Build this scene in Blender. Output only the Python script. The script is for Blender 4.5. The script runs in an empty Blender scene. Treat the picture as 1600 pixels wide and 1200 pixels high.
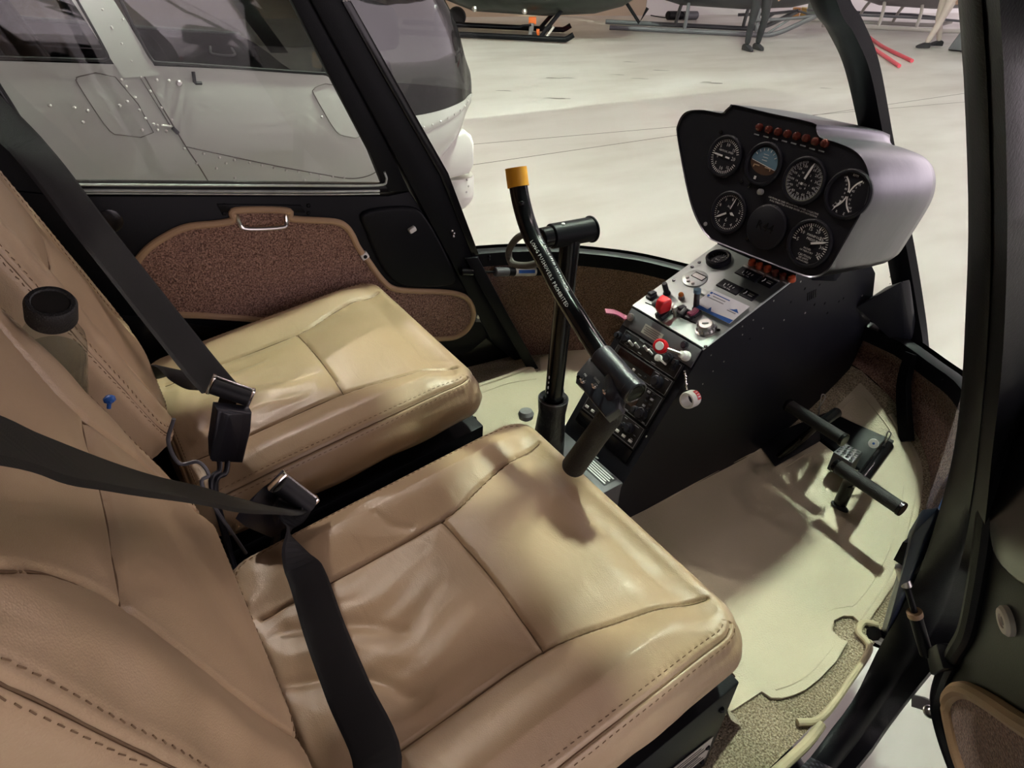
import bpy, bmesh, math, random
import numpy as np
from math import sin, cos, tan, pi, radians, sqrt, atan2, exp
from mathutils import Vector, Matrix
random.seed(7); np.random.seed(7)
SC = bpy.context.scene
COL = SC.collection
V = Vector

# ------------------------------------------------------------------ camera
CAM = V((-0.058, -0.780, 1.021))
YAW, PIT, ROL, FPX = radians(54.75), radians(34.06), radians(2.68), 1042.4
_f = V((cos(YAW)*cos(PIT), sin(YAW)*cos(PIT), -sin(PIT)))
_r = V((sin(YAW), -cos(YAW), 0)); _u = _r.cross(_f)
RIGHT = _r*cos(ROL) + _u*sin(ROL); UP = -_r*sin(ROL) + _u*cos(ROL); FWD = _f
cd = bpy.data.cameras.new('camera'); cam = bpy.data.objects.new('camera', cd); COL.objects.link(cam)
cam.matrix_world = Matrix(((RIGHT.x, UP.x, -FWD.x, CAM.x), (RIGHT.y, UP.y, -FWD.y, CAM.y), (RIGHT.z, UP.z, -FWD.z, CAM.z), (0, 0, 0, 1)))
cd.sensor_fit = 'HORIZONTAL'; cd.sensor_width = 36; cd.lens = FPX/1600*36; cd.clip_start = 0.02; cd.clip_end = 200
SC.camera = cam

def ray(u, v): return RIGHT*((u-800)/FPX) + UP*((600-v)/FPX) + FWD
def at(u, v, n, d):                     # measured point of the photo on the world plane n.p = d
    n = V(n); D = ray(u, v); return CAM + D*((d - n.dot(CAM))/n.dot(D))
def atX(u, v, x): return at(u, v, (1, 0, 0), x)
def atY(u, v, y): return at(u, v, (0, 1, 0), y)
def atZ(u, v, z): return at(u, v, (0, 0, 1), z)

# ------------------------------------------------------------------ materials
def lin(c):
    return tuple(((x/255)/12.92 if x/255 <= .04045 else ((x/255+.055)/1.055)**2.4) for x in c)
class NT:
    def __init__(s, name):
        s.m = bpy.data.materials.new(name); s.m.use_nodes = True
        s.t = s.m.node_tree; s.t.nodes.clear()
        s.out = s.t.nodes.new('ShaderNodeOutputMaterial')
    def n(s, typ, **kw):
        nd = s.t.nodes.new('ShaderNode'+typ)
        for k, v in kw.items():
            if k.startswith('i_'):
                nd.inputs[k[2:].replace('_', ' ')].default_value = v
            else: setattr(nd, k, v)
        return nd
    def l(s, a, b): s.t.links.new(a, b)
def mat(name, c, rough=.5, metal=0, bump=None, bscale=200, bdist=.001, var=0, vscale=20, coat=0, spec=.5, rvar=0, aniso=None, sheen=0):
    """principled with optional procedural bump, colour variation, roughness variation"""
    t = NT(name); p = t.n('BsdfPrincipled')
    p.inputs['Base Color'].default_value = (*c, 1); p.inputs['Roughness'].default_value = rough
    p.inputs['Metallic'].default_value = metal; p.inputs['Coat Weight'].default_value = coat
    p.inputs['Specular IOR Level'].default_value = spec
    if sheen: p.inputs['Sheen Weight'].default_value = sheen
    t.l(p.outputs[0], t.out.inputs[0])
    tc = t.n('TexCoord')
    if var:
        nz = t.n('TexNoise'); nz.inputs['Scale'].default_value = vscale; nz.inputs['Detail'].default_value = 6
        t.l(tc.outputs['Object'], nz.inputs['Vector'])
        mx = t.n('MixRGB'); mx.blend_type = 'MIX'
        mx.inputs[1].default_value = (*[x*(1-var) for x in c], 1); mx.inputs[2].default_value = (*[min(1, x*(1+var)) for x in c], 1)
        t.l(nz.outputs[0], mx.inputs[0]); t.l(mx.outputs[0], p.inputs['Base Color'])
    if rvar:
        nz = t.n('TexNoise'); nz.inputs['Scale'].default_value = 14; t.l(tc.outputs['Object'], nz.inputs['Vector'])
        mr = t.n('MapRange'); mr.inputs[3].default_value = rough-rvar; mr.inputs[4].default_value = rough+rvar
        t.l(nz.outputs[0], mr.inputs[0]); t.l(mr.outputs[0], p.inputs['Roughness'])
    if bump:
        if bump == 'noise':
            b = t.n('TexNoise'); b.inputs['Scale'].default_value = bscale; b.inputs['Detail'].default_value = 5; o = b.outputs[0]
        elif bump == 'voronoi':
            b = t.n('TexVoronoi'); b.inputs['Scale'].default_value = bscale; o = b.outputs['Distance']
        t.l(tc.outputs['Object'], b.inputs['Vector'])
        bp = t.n('Bump'); bp.inputs['Strength'].default_value = 1; bp.inputs['Distance'].default_value = bdist
        t.l(o, bp.inputs['Height']); t.l(bp.outputs[0], p.inputs['Normal'])
    return t.m

def leather(name, c):
    t = NT(name); p = t.n('BsdfPrincipled'); p.inputs['Roughness'].default_value = .37
    p.inputs['Specular IOR Level'].default_value = .5
    t.l(p.outputs[0], t.out.inputs[0]); tc = t.n('TexCoord')
    nz = t.n('TexNoise'); nz.inputs['Scale'].default_value = 5; nz.inputs['Detail'].default_value = 4
    t.l(tc.outputs['Object'], nz.inputs['Vector'])
    mx = t.n('MixRGB'); mx.inputs[1].default_value = (*[x*.93 for x in c], 1); mx.inputs[2].default_value = (*[x*1.06 for x in c], 1)
    t.l(nz.outputs[0], mx.inputs[0]); t.l(mx.outputs[0], p.inputs['Base Color'])
    vo = t.n('TexVoronoi'); vo.inputs['Scale'].default_value = 700; t.l(tc.outputs['Object'], vo.inputs['Vector'])
    b1 = t.n('Bump'); b1.inputs['Strength'].default_value = .5; b1.inputs['Distance'].default_value = .0003
    t.l(vo.outputs['Distance'], b1.inputs['Height'])
    wr = t.n('TexNoise'); wr.inputs['Scale'].default_value = 16; wr.inputs['Detail'].default_value = 3; wr.inputs['Distortion'].default_value = 1.2
    mp = t.n('Mapping'); mp.inputs['Scale'].default_value = (1.6, .6, 1); t.l(tc.outputs['Object'], mp.inputs['Vector']); t.l(mp.outputs[0], wr.inputs['Vector'])
    b2 = t.n('Bump'); b2.inputs['Strength'].default_value = .5; b2.inputs['Distance'].default_value = .0022
    t.l(wr.outputs[0], b2.inputs['Height']); t.l(b1.outputs[0], b2.inputs['Normal']); t.l(b2.outputs[0], p.inputs['Normal'])
    return t.m
def carpet(name, c, c2):
    t = NT(name); p = t.n('BsdfPrincipled'); p.inputs['Roughness'].default_value = .95; p.inputs['Specular IOR Level'].default_value = .1
    p.inputs['Sheen Weight'].default_value = .3; p.inputs['Sheen Roughness'].default_value = .5
    t.l(p.outputs[0], t.out.inputs[0]); tc = t.n('TexCoord')
    nz = t.n('TexNoise'); nz.inputs['Scale'].default_value = 330; nz.inputs['Detail'].default_value = 3
    t.l(tc.outputs['Object'], nz.inputs['Vector'])
    cr = t.n('ValToRGB'); cr.color_ramp.elements[0].position = .36; cr.color_ramp.elements[1].position = .66
    cr.color_ramp.elements[0].color = (*c, 1); cr.color_ramp.elements[1].color = (*c2, 1)
    t.l(nz.outputs[0], cr.inputs[0]); t.l(cr.outputs[0], p.inputs['Base Color'])
    b = t.n('Bump'); b.inputs['Strength'].default_value = 1; b.inputs['Distance'].default_value = .006
    n2 = t.n('TexNoise'); n2.inputs['Scale'].default_value = 210; n2.inputs['Detail'].default_value = 3
    t.l(tc.outputs['Object'], n2.inputs['Vector'])
    t.l(n2.outputs[0], b.inputs['Height']); t.l(b.outputs[0], p.inputs['Normal'])
    return t.m
def webbing(name, c):
    t = NT(name); p = t.n('BsdfPrincipled'); p.inputs['Roughness'].default_value = .6; p.inputs['Base Color'].default_value = (*c, 1)
    t.l(p.outputs[0], t.out.inputs[0]); uv = t.n('UVMap')
    wv = t.n('TexWave'); wv.wave_type = 'BANDS'; wv.bands_direction = 'DIAGONAL'; wv.inputs['Scale'].default_value = 110
    t.l(uv.outputs[0], wv.inputs['Vector']); b = t.n('Bump'); b.inputs['Distance'].default_value = .0012; b.inputs['Strength'].default_value = .8
    t.l(wv.outputs[0], b.inputs['Height']); t.l(b.outputs[0], p.inputs['Normal']); return t.m
def glass(name, tint=(1, 1, 1), gloss=.022, rough=.02):
    """thin clear plexiglass: mostly straight through, fresnel reflection"""
    t = NT(name); tr = t.n('BsdfTransparent'); tr.inputs[0].default_value = (*tint, 1)
    gl = t.n('BsdfGlossy'); gl.inputs['Roughness'].default_value = rough
    lw = t.n('LayerWeight'); lw.inputs[0].default_value = .5
    pw = t.n('Math'); pw.operation = 'POWER'; pw.inputs[1].default_value = 5.0; t.l(lw.outputs['Facing'], pw.inputs[0])
    ma = t.n('Math'); ma.operation = 'MULTIPLY_ADD'; ma.inputs[1].default_value = .45; ma.inputs[2].default_value = gloss; ma.use_clamp = True; t.l(pw.outputs[0], ma.inputs[0])
    m = t.n('MixShader'); t.l(ma.outputs[0], m.inputs[0]); t.l(tr.outputs[0], m.inputs[1]); t.l(gl.outputs[0], m.inputs[2])
    t.l(m.outputs[0], t.out.inputs[0]); return t.m
def emit(name, c, s):
    t = NT(name); e = t.n('Emission'); e.inputs[0].default_value = (*c, 1); e.inputs[1].default_value = s
    t.l(e.outputs[0], t.out.inputs[0]); return t.m
def carbon(name):
    t = NT(name); p = t.n('BsdfPrincipled'); p.inputs['Roughness'].default_value = .28; p.inputs['Coat Weight'].default_value = .6
    t.l(p.outputs[0], t.out.inputs[0]); tc = t.n('TexCoord')
    wv = t.n('TexWave'); wv.bands_direction = 'DIAGONAL'; wv.inputs['Scale'].default_value = 70; t.l(tc.outputs['Object'], wv.inputs['Vector'])
    w2 = t.n('TexWave'); w2.bands_direction = 'X'; w2.inputs['Scale'].default_value = 50; t.l(tc.outputs['Object'], w2.inputs['Vector'])
    mu = t.n('MixRGB'); mu.blend_type = 'MULTIPLY'; mu.inputs[0].default_value = 1
    t.l(wv.outputs[0], mu.inputs[1]); t.l(w2.outputs[0], mu.inputs[2])
    cr = t.n('ValToRGB'); cr.color_ramp.elements[0].color = (.008, .008, .011, 1); cr.color_ramp.elements[1].color = (.085, .085, .105, 1)
    t.l(mu.outputs[0], cr.inputs[0]); t.l(cr.outputs[0], p.inputs['Base Color']); return t.m

M = {}
M['leather'] = leather('tan_leather', (.47, .335, .205))
M['thread'] = mat('tan_thread', (.17, .105, .055), .8)
M['carpet_brown'] = carpet('brown_carpet', (.115, .060, .044), (.43, .265, .205))
M['carpet_tan'] = carpet('tan_carpet', (.17, .135, .085), (.52, .44, .31))
M['binding'] = mat('tan_binding', (.40, .265, .155), .55, bump='noise', bscale=300, bdist=.0005)
M['bindbeige'] = mat('beige_binding', (.47, .40, .26), .55)
M['mat'] = mat('beige_vinyl', (.52, .455, .325), .45, bump='noise', bscale=420, bdist=.0012, var=.05, vscale=4)
M['black'] = mat('black_satin_paint', (.0055, .006, .0078), .42, spec=.12, bump='noise', bscale=500, bdist=.0002)
M['blackgloss'] = mat('black_gloss_paint', (.006, .006, .007), .2, spec=.3)
M['console'] = mat('black_textured_paint', (.0085, .0095, .0145), .45, spec=.25, bump='noise', bscale=700, bdist=.0004)
M['rubber'] = mat('black_rubber', (.012, .012, .012), .6, bump='voronoi', bscale=600, bdist=.0006)
M['plastic'] = mat('black_plastic', (.014, .015, .022), .34, bump='noise', bscale=900, bdist=.0003)
M['web'] = webbing('black_webbing', (.006, .0065, .009))
M['boot'] = mat('black_leather', (.012, .012, .014), .38, bump='noise', bscale=90, bdist=.002)
M['chrome'] = mat('chrome', (.83, .80, .77), .14, 1)
M['steel'] = mat('steel', (.58, .56, .54), .3, 1)
M['alu'] = mat('brushed_aluminium', (.12, .12, .135), .33, 1, bump='noise', bscale=40, bdist=.0003)
M['white'] = mat('white_plastic', (.78, .77, .72), .4)
M['print'] = mat('white_print', (.75, .75, .73), .6)
M['printdim'] = mat('grey_print', (.30, .31, .33), .6)
M['yellow'] = mat('yellow_plastic', (.72, .33, .012), .45)
M['red'] = mat('red_plastic', (.60, .014, .022), .3)
M['pink'] = mat('pink_ribbon', (.30, .06, .12), .6)
M['orange'] = mat('orange_plastic', (.75, .16, .03), .4)
M['amber'] = mat('amber_lens', (.65, .20, .03), .2)
M['lamp'] = mat('orange_lens', (.42, .075, .03), .25)
M['lampdark'] = mat('dim_orange_lens', (.085, .018, .012), .25)
M['dial'] = mat('black_dial', (.009, .0095, .011), .5, spec=.2)
M['face'] = mat('gauge_panel_black', (.007, .0075, .012), .5, spec=.25, bump='noise', bscale=800, bdist=.0003)
M['panel'] = mat('grey_switch_panel', (.50, .55, .53), .46, 1.0, bump='noise', bscale=700, bdist=.0002)
M['radio'] = mat('radio_black', (.011, .011, .012), .4)
M['screen'] = mat('dark_screen', (.02, .008, .006), .12)
M['lcd'] = mat('lcd_grey', (.25, .27, .22), .25)
M['sky'] = mat('horizon_blue', (.10, .19, .26), .4)
M['earth'] = mat('horizon_brown', (.07, .035, .02), .4)
M['cardwhite'] = mat('white_card', (.82, .84, .88), .3)
M['cardblue'] = mat('blue_print', (.03, .12, .42), .35)
M['placard'] = mat('pale_placard', (.36, .34, .30), .5)
M['plexi'] = glass('clear_plexiglass')
M['bottle'] = glass('clear_bottle_plastic', (.86, .89, .88), rough=.05)
M['carbon'] = carbon('carbon_fibre')
M['navy'] = mat('navy_plastic', (.012, .02, .045), .35)
M['bluefolder'] = mat('blue_folder', (.09, .22, .48), .3)
M['clearbag'] = mat('pale_blue_bag', (.55, .62, .68), .25)
M['silverseal'] = mat('pale_window_seal', (.62, .68, .64), .25, .3, var=.4, vscale=60)
M['plateg'] = mat('grey_plate', (.10, .10, .11), .45)
M['greyknob'] = mat('grey_knob', (.22, .22, .22), .5)

# ------------------------------------------------------------------ mesh building
def frame(o, x, y):
    """4x4 with origin o, x axis x, y near y, z = x cross y"""
    x = V(x).normalized(); z = x.cross(V(y)).normalized(); y = z.cross(x)
    return Matrix(((x.x, y.x, z.x, o[0]), (x.y, y.y, z.y, o[1]), (x.z, y.z, z.z, o[2]), (0, 0, 0, 1)))
def axis_frame(o, z):
    z = V(z).normalized(); h = V((0, 0, 1)) if abs(z.z) < .9 else V((1, 0, 0))
    x = h.cross(z).normalized(); y = z.cross(x)
    return Matrix(((x.x, y.x, z.x, o[0]), (x.y, y.y, z.y, o[1]), (x.z, y.z, z.z, o[2]), (0, 0, 0, 1)))
def T(x, y, z): return Matrix.Translation((x, y, z))
_fontcache = {}
class MB:
    def __init__(s): s.v = []; s.f = []; s.mi = []; s.mats = []; s.uv = {}
    def _m(s, m):
        m = M[m] if isinstance(m, str) else m
        if m not in s.mats: s.mats.append(m)
        return s.mats.index(m)
    def add(s, vs, fs, m, X=None, uvs=None):
        k = len(s.v); i = s._m(m)
        s.v += [tuple(X @ V(p)) if X is not None else tuple(p) for p in vs]
        for f in fs:
            if uvs is not None: s.uv[len(s.f)] = [uvs[a] for a in f]
            s.f.append([a+k for a in f]); s.mi.append(i)
        return s
    def bm(s, b, m, X=None):
        b.verts.index_update(); s.add([v.co[:] for v in b.verts], [[v.index for v in f.verts] for f in b.faces], m, X); b.free(); return s
    def box(s, c, d, m, X=None, bev=0, seg=2):
        b = bmesh.new(); bmesh.ops.create_cube(b, size=1)
        for v in b.verts: v.co = V((v.co.x*d[0]+c[0], v.co.y*d[1]+c[1], v.co.z*d[2]+c[2]))
        if bev: bmesh.ops.bevel(b, geom=list(b.edges), offset=bev, segments=seg, affect='EDGES', profile=.5)
        return s.bm(b, m, X)
    def hull(s, pts, m, bev=0, seg=2):
        b = bmesh.new()
        for p in pts: b.verts.new(p)
        r = bmesh.ops.convex_hull(b, input=list(b.verts))
        bmesh.ops.dissolve_limit(b, angle_limit=.02, verts=list(b.verts), edges=list(b.edges))
        if bev: bmesh.ops.bevel(b, geom=list(b.edges), offset=bev, segments=seg, affect='EDGES', profile=.5)
        return s.bm(b, m)
    def prism(s, poly, depth, m, X=None, bev=0, seg=2, mtop=None):
        """poly: 2d outline in the frame's xy, extruded from z=0 to z=depth (concave allowed)"""
        b = bmesh.new(); vs = [b.verts.new((p[0], p[1], 0)) for p in poly]; f = b.faces.new(vs)
        r = bmesh.ops.extrude_face_region(b, geom=[f]); nv = [g for g in r['geom'] if isinstance(g, bmesh.types.BMVert)]
        for v in nv: v.co.z = depth
        bmesh.ops.recalc_face_normals(b, faces=list(b.faces))
        if bev:
            es = [e for e in b.edges if all(abs(v.co.z-depth) < 1e-7 for v in e.verts)]
            bmesh.ops.bevel(b, geom=es, offset=bev, segments=seg, affect='EDGES', profile=.5)
        bmesh.ops.triangulate(b, faces=[f for f in b.faces if len(f.verts) > 4])
        return s.bm(b, m, X)
    def tube(s, pts, r, m, n=12, cap=True, closed=False, flat=1.0, up=None, X=None):
        pts = [V(p) for p in pts]; N = len(pts); R = r if isinstance(r, (list, tuple)) else [r]*N
        vs, fs = [], []; prev = None
        for i in range(N):
            a = pts[i-1] if (i or closed) else pts[i]; c = pts[(i+1) % N] if (i < N-1 or closed) else pts[i]
            t = (c-a).normalized()
            if prev is None:
                h = V(up) if up else (V((0, 0, 1)) if abs(t.z) < .9 else V((1, 0, 0)))
                x = (h - t*h.dot(t)).normalized()
            else: x = (prev - t*prev.dot(t)).normalized()
            prev = x; y = t.cross(x)
            for k in range(n):
                a2 = 2*pi*k/n; vs.append(pts[i] + x*(cos(a2)*R[i]*flat) + y*(sin(a2)*R[i]))
        M_ = N if closed else N-1
        for i in range(M_):
            j = (i+1) % N
            for k in range(n):
                k2 = (k+1) % n; fs.append([i*n+k, i*n+k2, j*n+k2, j*n+k])
        if cap and not closed: fs.append(list(range(n))[::-1]); fs.append([(N-1)*n+k for k in range(n)])
        return s.add(vs, fs, m, X)
    def lathe(s, prof, m, X=None, n=32, a0=0, a1=2*pi):
        """prof: (r, z) list turned about the frame's z"""
        vs, fs = [], []; full = abs(a1-a0-2*pi) < 1e-6; nn = n if full else n+1
        for r, z in prof:
            for k in range(nn):
                a = a0+(a1-a0)*k/n; vs.append((r*cos(a), r*sin(a), z))
        for i in range(len(prof)-1):
            for k in range(n):
                k2 = (k+1) % nn; fs.append([i*nn+k, i*nn+k2, (i+1)*nn+k2, (i+1)*nn+k])
        if full and prof[0] != prof[-1]:
            if prof[0][0] > 1e-6: fs.append(list(range(n))[::-1])
            if prof[-1][0] > 1e-6: fs.append([(len(prof)-1)*nn+k for k in range(n)])
        return s.add(vs, fs, m, X)
    def cyl(s, a, b, r, m, n=16, bev=.0):
        a = V(a); b = V(b); L = (b-a).length; X = axis_frame(a, b-a)
        if bev: return s.lathe([(0, 0), (r-bev, 0), (r, bev), (r, L-bev), (r-bev, L), (0, L)], m, X, n)
        return s.lathe([(r, 0), (r, L)], m, X, n)
    def ball(s, c, r, m, n=12, sc=(1, 1, 1), X=None):
        b = bmesh.new(); bmesh.ops.create_uvsphere(b, u_segments=n, v_segments=max(4, n//2), radius=r)
        for v in b.verts: v.co = V((v.co.x*sc[0]+c[0], v.co.y*sc[1]+c[1], v.co.z*sc[2]+c[2]))
        return s.bm(b, m, X)
    def grid(s, fn, nu, nv, m, X=None, wrapu=False, wrapv=False, uv=False):
        vs = [fn(i/(nu if wrapu else nu-1), j/(nv if wrapv else nv-1)) for i in range(nu) for j in range(nv)]; fs = []
        for i in range(nu if wrapu else nu-1):
            for j in range(nv if wrapv else nv-1):
                i2 = (i+1) % nu; j2 = (j+1) % nv; fs.append([i*nv+j, i2*nv+j, i2*nv+j2, i*nv+j2])
        return s.add(vs, fs, m, X)
    def loft(s, loops, m, closed=True, cap=False):
        n = len(loops[0]); vs = [p for L in loops for p in L]; fs = []
        for i in range(len(loops)-1):
            for k in range(n if closed else n-1):
                k2 = (k+1) % n; fs.append([i*n+k, i*n+k2, (i+1)*n+k2, (i+1)*n+k])
        if cap: fs.append(list(range(n))[::-1]); fs.append([(len(loops)-1)*n+k for k in range(n)])
        return s.add(vs, fs, m)
    def text(s, txt, size, X, m='print', depth=.0002, align='CENTER'):
        """letters standing on the frame's xy plane, facing its z"""
        key = (txt, round(size, 5), align)
        if key not in _fontcache:
            cu = bpy.data.curves.new('t', 'FONT'); cu.body = txt; cu.size = size; cu.align_x = align; cu.align_y = 'CENTER'; cu.resolution_u = 1
            ob = bpy.data.objects.new('t', cu); COL.objects.link(ob)
            me = bpy.data.meshes.new_from_object(ob.evaluated_get(bpy.context.evaluated_depsgraph_get()))
            _fontcache[key] = ([v.co[:] for v in me.vertices], [list(p.vertices) for p in me.polygons])
            bpy.data.objects.remove(ob); bpy.data.curves.remove(cu); bpy.data.meshes.remove(me)
        vs, fs = _fontcache[key]
        return s.add([(p[0], p[1], depth) for p in vs], fs, m, X)
    def ribbon(s, pts, nrm, w, th, m):
        """flat strap: centre line, per-point face normal, width; with length-wise uv"""
        pts = [V(p) for p in pts]; N = len(pts); vs = []; uvs = []; L = 0
        W = w if isinstance(w, (list, tuple)) else [w]*N
        for i in range(N):
            t = (pts[min(i+1, N-1)]-pts[max(i-1, 0)]).normalized(); n = V(nrm[i]); n = (n-t*n.dot(t)).normalized(); b = t.cross(n)
            if i: L += (pts[i]-pts[i-1]).length
            for (q, h) in ((-.5, -.5), (-.42, .5), (.42, .5), (.5, -.5), (.42, -.6), (-.42, -.6)):
                vs.append(pts[i]+b*(q*W[i])+n*(h*th)); uvs.append((q*W[i]*10, L*10))
        fs = []
        for i in range(N-1):
            for k in range(6):
                k2 = (k+1) % 6; fs.append([i*6+k, i*6+k2, (i+1)*6+k2, (i+1)*6+k])
        fs.append([0, 1, 2, 3, 4, 5][::-1]); fs.append([(N-1)*6+k for k in range(6)])
        return s.add(vs, fs, m, None, uvs)
    def obj(s, name, parent=None, label=None, angle=35, recalc=True, off=None):
        me = bpy.data.meshes.new(name); o = bpy.data.objects.new(name, me)
        org = V((0, 0, 0)) if off is None else V(off)
        if parent is not None: org = V(parent.get('_o', (0, 0, 0)))
        me.from_pydata([tuple(V(p)-org) for p in s.v], [], s.f)
        for m in s.mats: me.materials.append(m)
        me.polygons.foreach_set('material_index', s.mi)
        if s.uv:
            ul = me.uv_layers.new(name='UVMap')
            for pi, uvs in s.uv.items():
                p = me.polygons[pi]
                for li, c in zip(p.loop_indices, uvs): ul.data[li].uv = c
        if recalc:
            b = bmesh.new(); b.from_mesh(me); bmesh.ops.recalc_face_normals(b, faces=list(b.faces)); b.to_mesh(me); b.free()
        me.polygons.foreach_set('use_smooth', [True]*len(me.polygons))
        me.set_sharp_from_angle(angle=radians(angle)); me.update()
        COL.objects.link(o)
        if parent is not None: o.parent = parent
        else: o.location = org
        o['_o'] = list(org)
        if label: o['label'] = label
        return o
def thing(name, loc, label, cat, group=None):
    o = bpy.data.objects.new(name, None); COL.objects.link(o); o.empty_display_size = .05
    o.location = loc; o['_o'] = list(loc); o['label'] = label; o['category'] = cat
    if group: o['group'] = group
    return o
def tag(o, label, cat, group=None):
    o['label'] = label; o['category'] = cat
    if group: o['group'] = group
    return o
def struct(o): o['kind'] = 'structure'; return o
def smooth_path(pts, n=8, closed=False):
    """Catmull-Rom through pts"""
    P = [V(p) for p in pts]; out = []; N = len(P)
    for i in range(N if closed else N-1):
        p0 = P[i-1] if (i or closed) else P[0]*2-P[1]; p1 = P[i]; p2 = P[(i+1) % N]
        p3 = P[(i+2) % N] if (i+2 < N or closed) else p2*2-p1
        for k in range(n):
            t = k/n; out.append(.5*((2*p1)+(p2-p0)*t+(2*p0-5*p1+4*p2-p3)*t*t+(3*p1-p0-3*p2+p3)*t**3))
    if not closed: out.append(P[-1])
    return out
def resample(pts, n):
    P = [V(p) for p in pts]; d = [0]
    for i in range(1, len(P)): d.append(d[-1]+(P[i]-P[i-1]).length)
    out = []
    for k in range(n):
        t = d[-1]*k/(n-1); i = 0
        while i < len(d)-2 and d[i+1] < t: i += 1
        f = (t-d[i])/max(1e-9, d[i+1]-d[i]); out.append(P[i].lerp(P[i+1], min(1, f)))
    return out
# ------------------------------------------------------------------ upholstered cushions
def seam_fields(S, Tt, polyline):
    d = np.full(S.shape, 9.); ln = np.zeros(S.shape); acc = 0
    for (a, b), (c, e) in zip(polyline[:-1], polyline[1:]):
        vx, vy = c-a, e-b; L = math.hypot(vx, vy)
        k = np.clip(((S-a)*vx+(Tt-b)*vy)/(L*L), 0, 1)
        dd = np.hypot(S-(a+k*vx), Tt-(b+k*vy)); m = dd < d
        d = np.where(m, dd, d); ln = np.where(m, acc+k*L, ln); acc += L
    return d, ln
def pl2(pts, n=6): return [(p.x, p.y) for p in smooth_path([(a, b, 0) for a, b in pts], n)]
def cushion(O, S, Tv, H, L, W, th, r, cr, seams, shape, nu=150, nv=150, welt=.010, bulge=.008, puff=.005, bottom_in=.012, front=True):
    O, S, Tv, H = V(O), V(S).normalized(), V(Tv).normalized(), V(H).normalized()
    g = lambda n: (lambda u: 1.35*u-.35*u**3)(np.linspace(-1, 1, n))
    A, B = np.meshgrid(g(nu), g(nv), indexing='ij')
    X, Y = A*L/2, B*W/2; ix, iy = L/2-cr, W/2-cr
    dx, dy = np.maximum(np.abs(X)-ix, 0), np.maximum(np.abs(Y)-iy, 0)
    both = (dx > 0) & (dy > 0); n = np.hypot(dx, dy); m = np.maximum(dx, dy); k = np.where(both, m/np.maximum(n, 1e-9), 1)
    X = np.where(both, np.sign(X)*(ix+dx*k), X); Y = np.where(both, np.sign(Y)*(iy+dy*k), Y)
    e = np.where(both, cr-np.hypot(dx*k, dy*k), np.minimum(L/2-np.abs(X), W/2-np.abs(Y)))
    e = np.maximum(e, 0); q = np.minimum(e, r)
    h = -(r-np.sqrt(np.maximum(r*r-(r-q)**2, 0)))
    s = X+L/2; t = Y
    h = h+shape(s, t)*np.minimum(1, e/.05)
    dmin = np.full(s.shape, 9.)
    for pts, dep, wid, st in seams:
        d, ln = seam_fields(s, t, pts); dmin = np.minimum(dmin, d)
        h = h-dep*np.exp(-(d/wid)**2)
        if st: h = h-.0011*np.exp(-((d-.0065)/.0017)**2)*(.5+.5*np.cos(2*pi*ln/.008))
    h = h+puff*(1-np.exp(-(np.minimum(dmin, e*.8+.004)/.03)**2))
    if welt:
        ln = np.where(L/2-np.abs(X) < W/2-np.abs(Y), Y, X)
        mk = 1.0 if front else (W/2-np.abs(Y) < L/2-X)*1.0
        h = h-.004*mk*np.exp(-((e-welt)/.0022)**2)
        pk = .5+.5*np.cos(2*pi*ln/.0095)
        pk = pk*mk; h = h-.0016*np.exp(-((e-welt-.0085)/.003)**2)*pk - .0016*np.exp(-((e-welt+.007)/.003)**2)*pk
    P = (np.array(O)[None, None]+X[..., None]*0+s[..., None]*np.array(S)+t[..., None]*np.array(Tv)+h[..., None]*np.array(H)).reshape(-1, 3)
    mb = MB(); fs = []
    for i in range(nu-1):
        for j in range(nv-1): fs.append([i*nv+j, (i+1)*nv+j, (i+1)*nv+j+1, i*nv+j+1])
    loop = [(i, 0) for i in range(nu-1)]+[(nu-1, j) for j in range(nv-1)]+[(i, nv-1) for i in range(nu-1, 0, -1)]+[(0, j) for j in range(nv-1, 0, -1)]
    idx = [i*nv+j for i, j in loop]; vs = [tuple(p) for p in P]; prev = idx; K = 7
    for kk in range(1, K+1):
        f = kk/K; hh = -r-(th-r)*f; out = bulge*sin(pi*min(1, f*1.05))-(bottom_in if kk == K else 0)
        cur = []
        for (i, j), id0 in zip(loop, idx):
            x, y = X[i, j], Y[i, j]; cx, cy = max(-ix, min(ix, x)), max(-iy, min(iy, y))
            nx, ny = x-cx, y-cy
            if abs(nx) < 1e-6 and abs(ny) < 1e-6:
                nx, ny = (np.sign(x), 0) if L/2-abs(x) < W/2-abs(y) else (0, np.sign(y))
            nn = math.hypot(nx, ny); wv = .0025*sin(x*40+kk)*sin(y*37+1.3*kk)
            x2, y2 = x+nx/nn*(out+wv*(f > .2)), y+ny/nn*(out+wv*(f > .2))
            p = O+S*(x2+L/2)+Tv*y2+H*(hh+h[i, j]*(1-f)*.0)
            cur.append(len(vs)); vs.append(tuple(p))
        for a in range(len(loop)):
            b = (a+1) % len(loop); fs.append([prev[a], prev[b], cur[b], cur[a]])
        prev = cur
    fs.append(prev[::-1])
    mb.add(vs, fs, 'leather')
    Xf, Yf, hf = X.ravel(), Y.ravel(), h.ravel()
    def on(x, y, lift=0):
        d = (Xf-x)**2+(Yf-y)**2; k = np.argpartition(d, 4)[:4]; w = 1/(d[k]+1e-9); return O+S*(x+L/2)+Tv*y+H*(float((hf[k]*w).sum()/w.sum())+lift)
    for pts, dep, wid, st in seams:
        if dep < .0045: continue
        q = resample([V((a-L/2, b, 0)) for a, b in pts], 40); q = [p for p in q if abs(p.x) < L/2-.004 and abs(p.y) < W/2-.004]
        mb.tube([on(p.x, p.y, .0004) for p in q], .0010, 'thread', 6)
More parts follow.
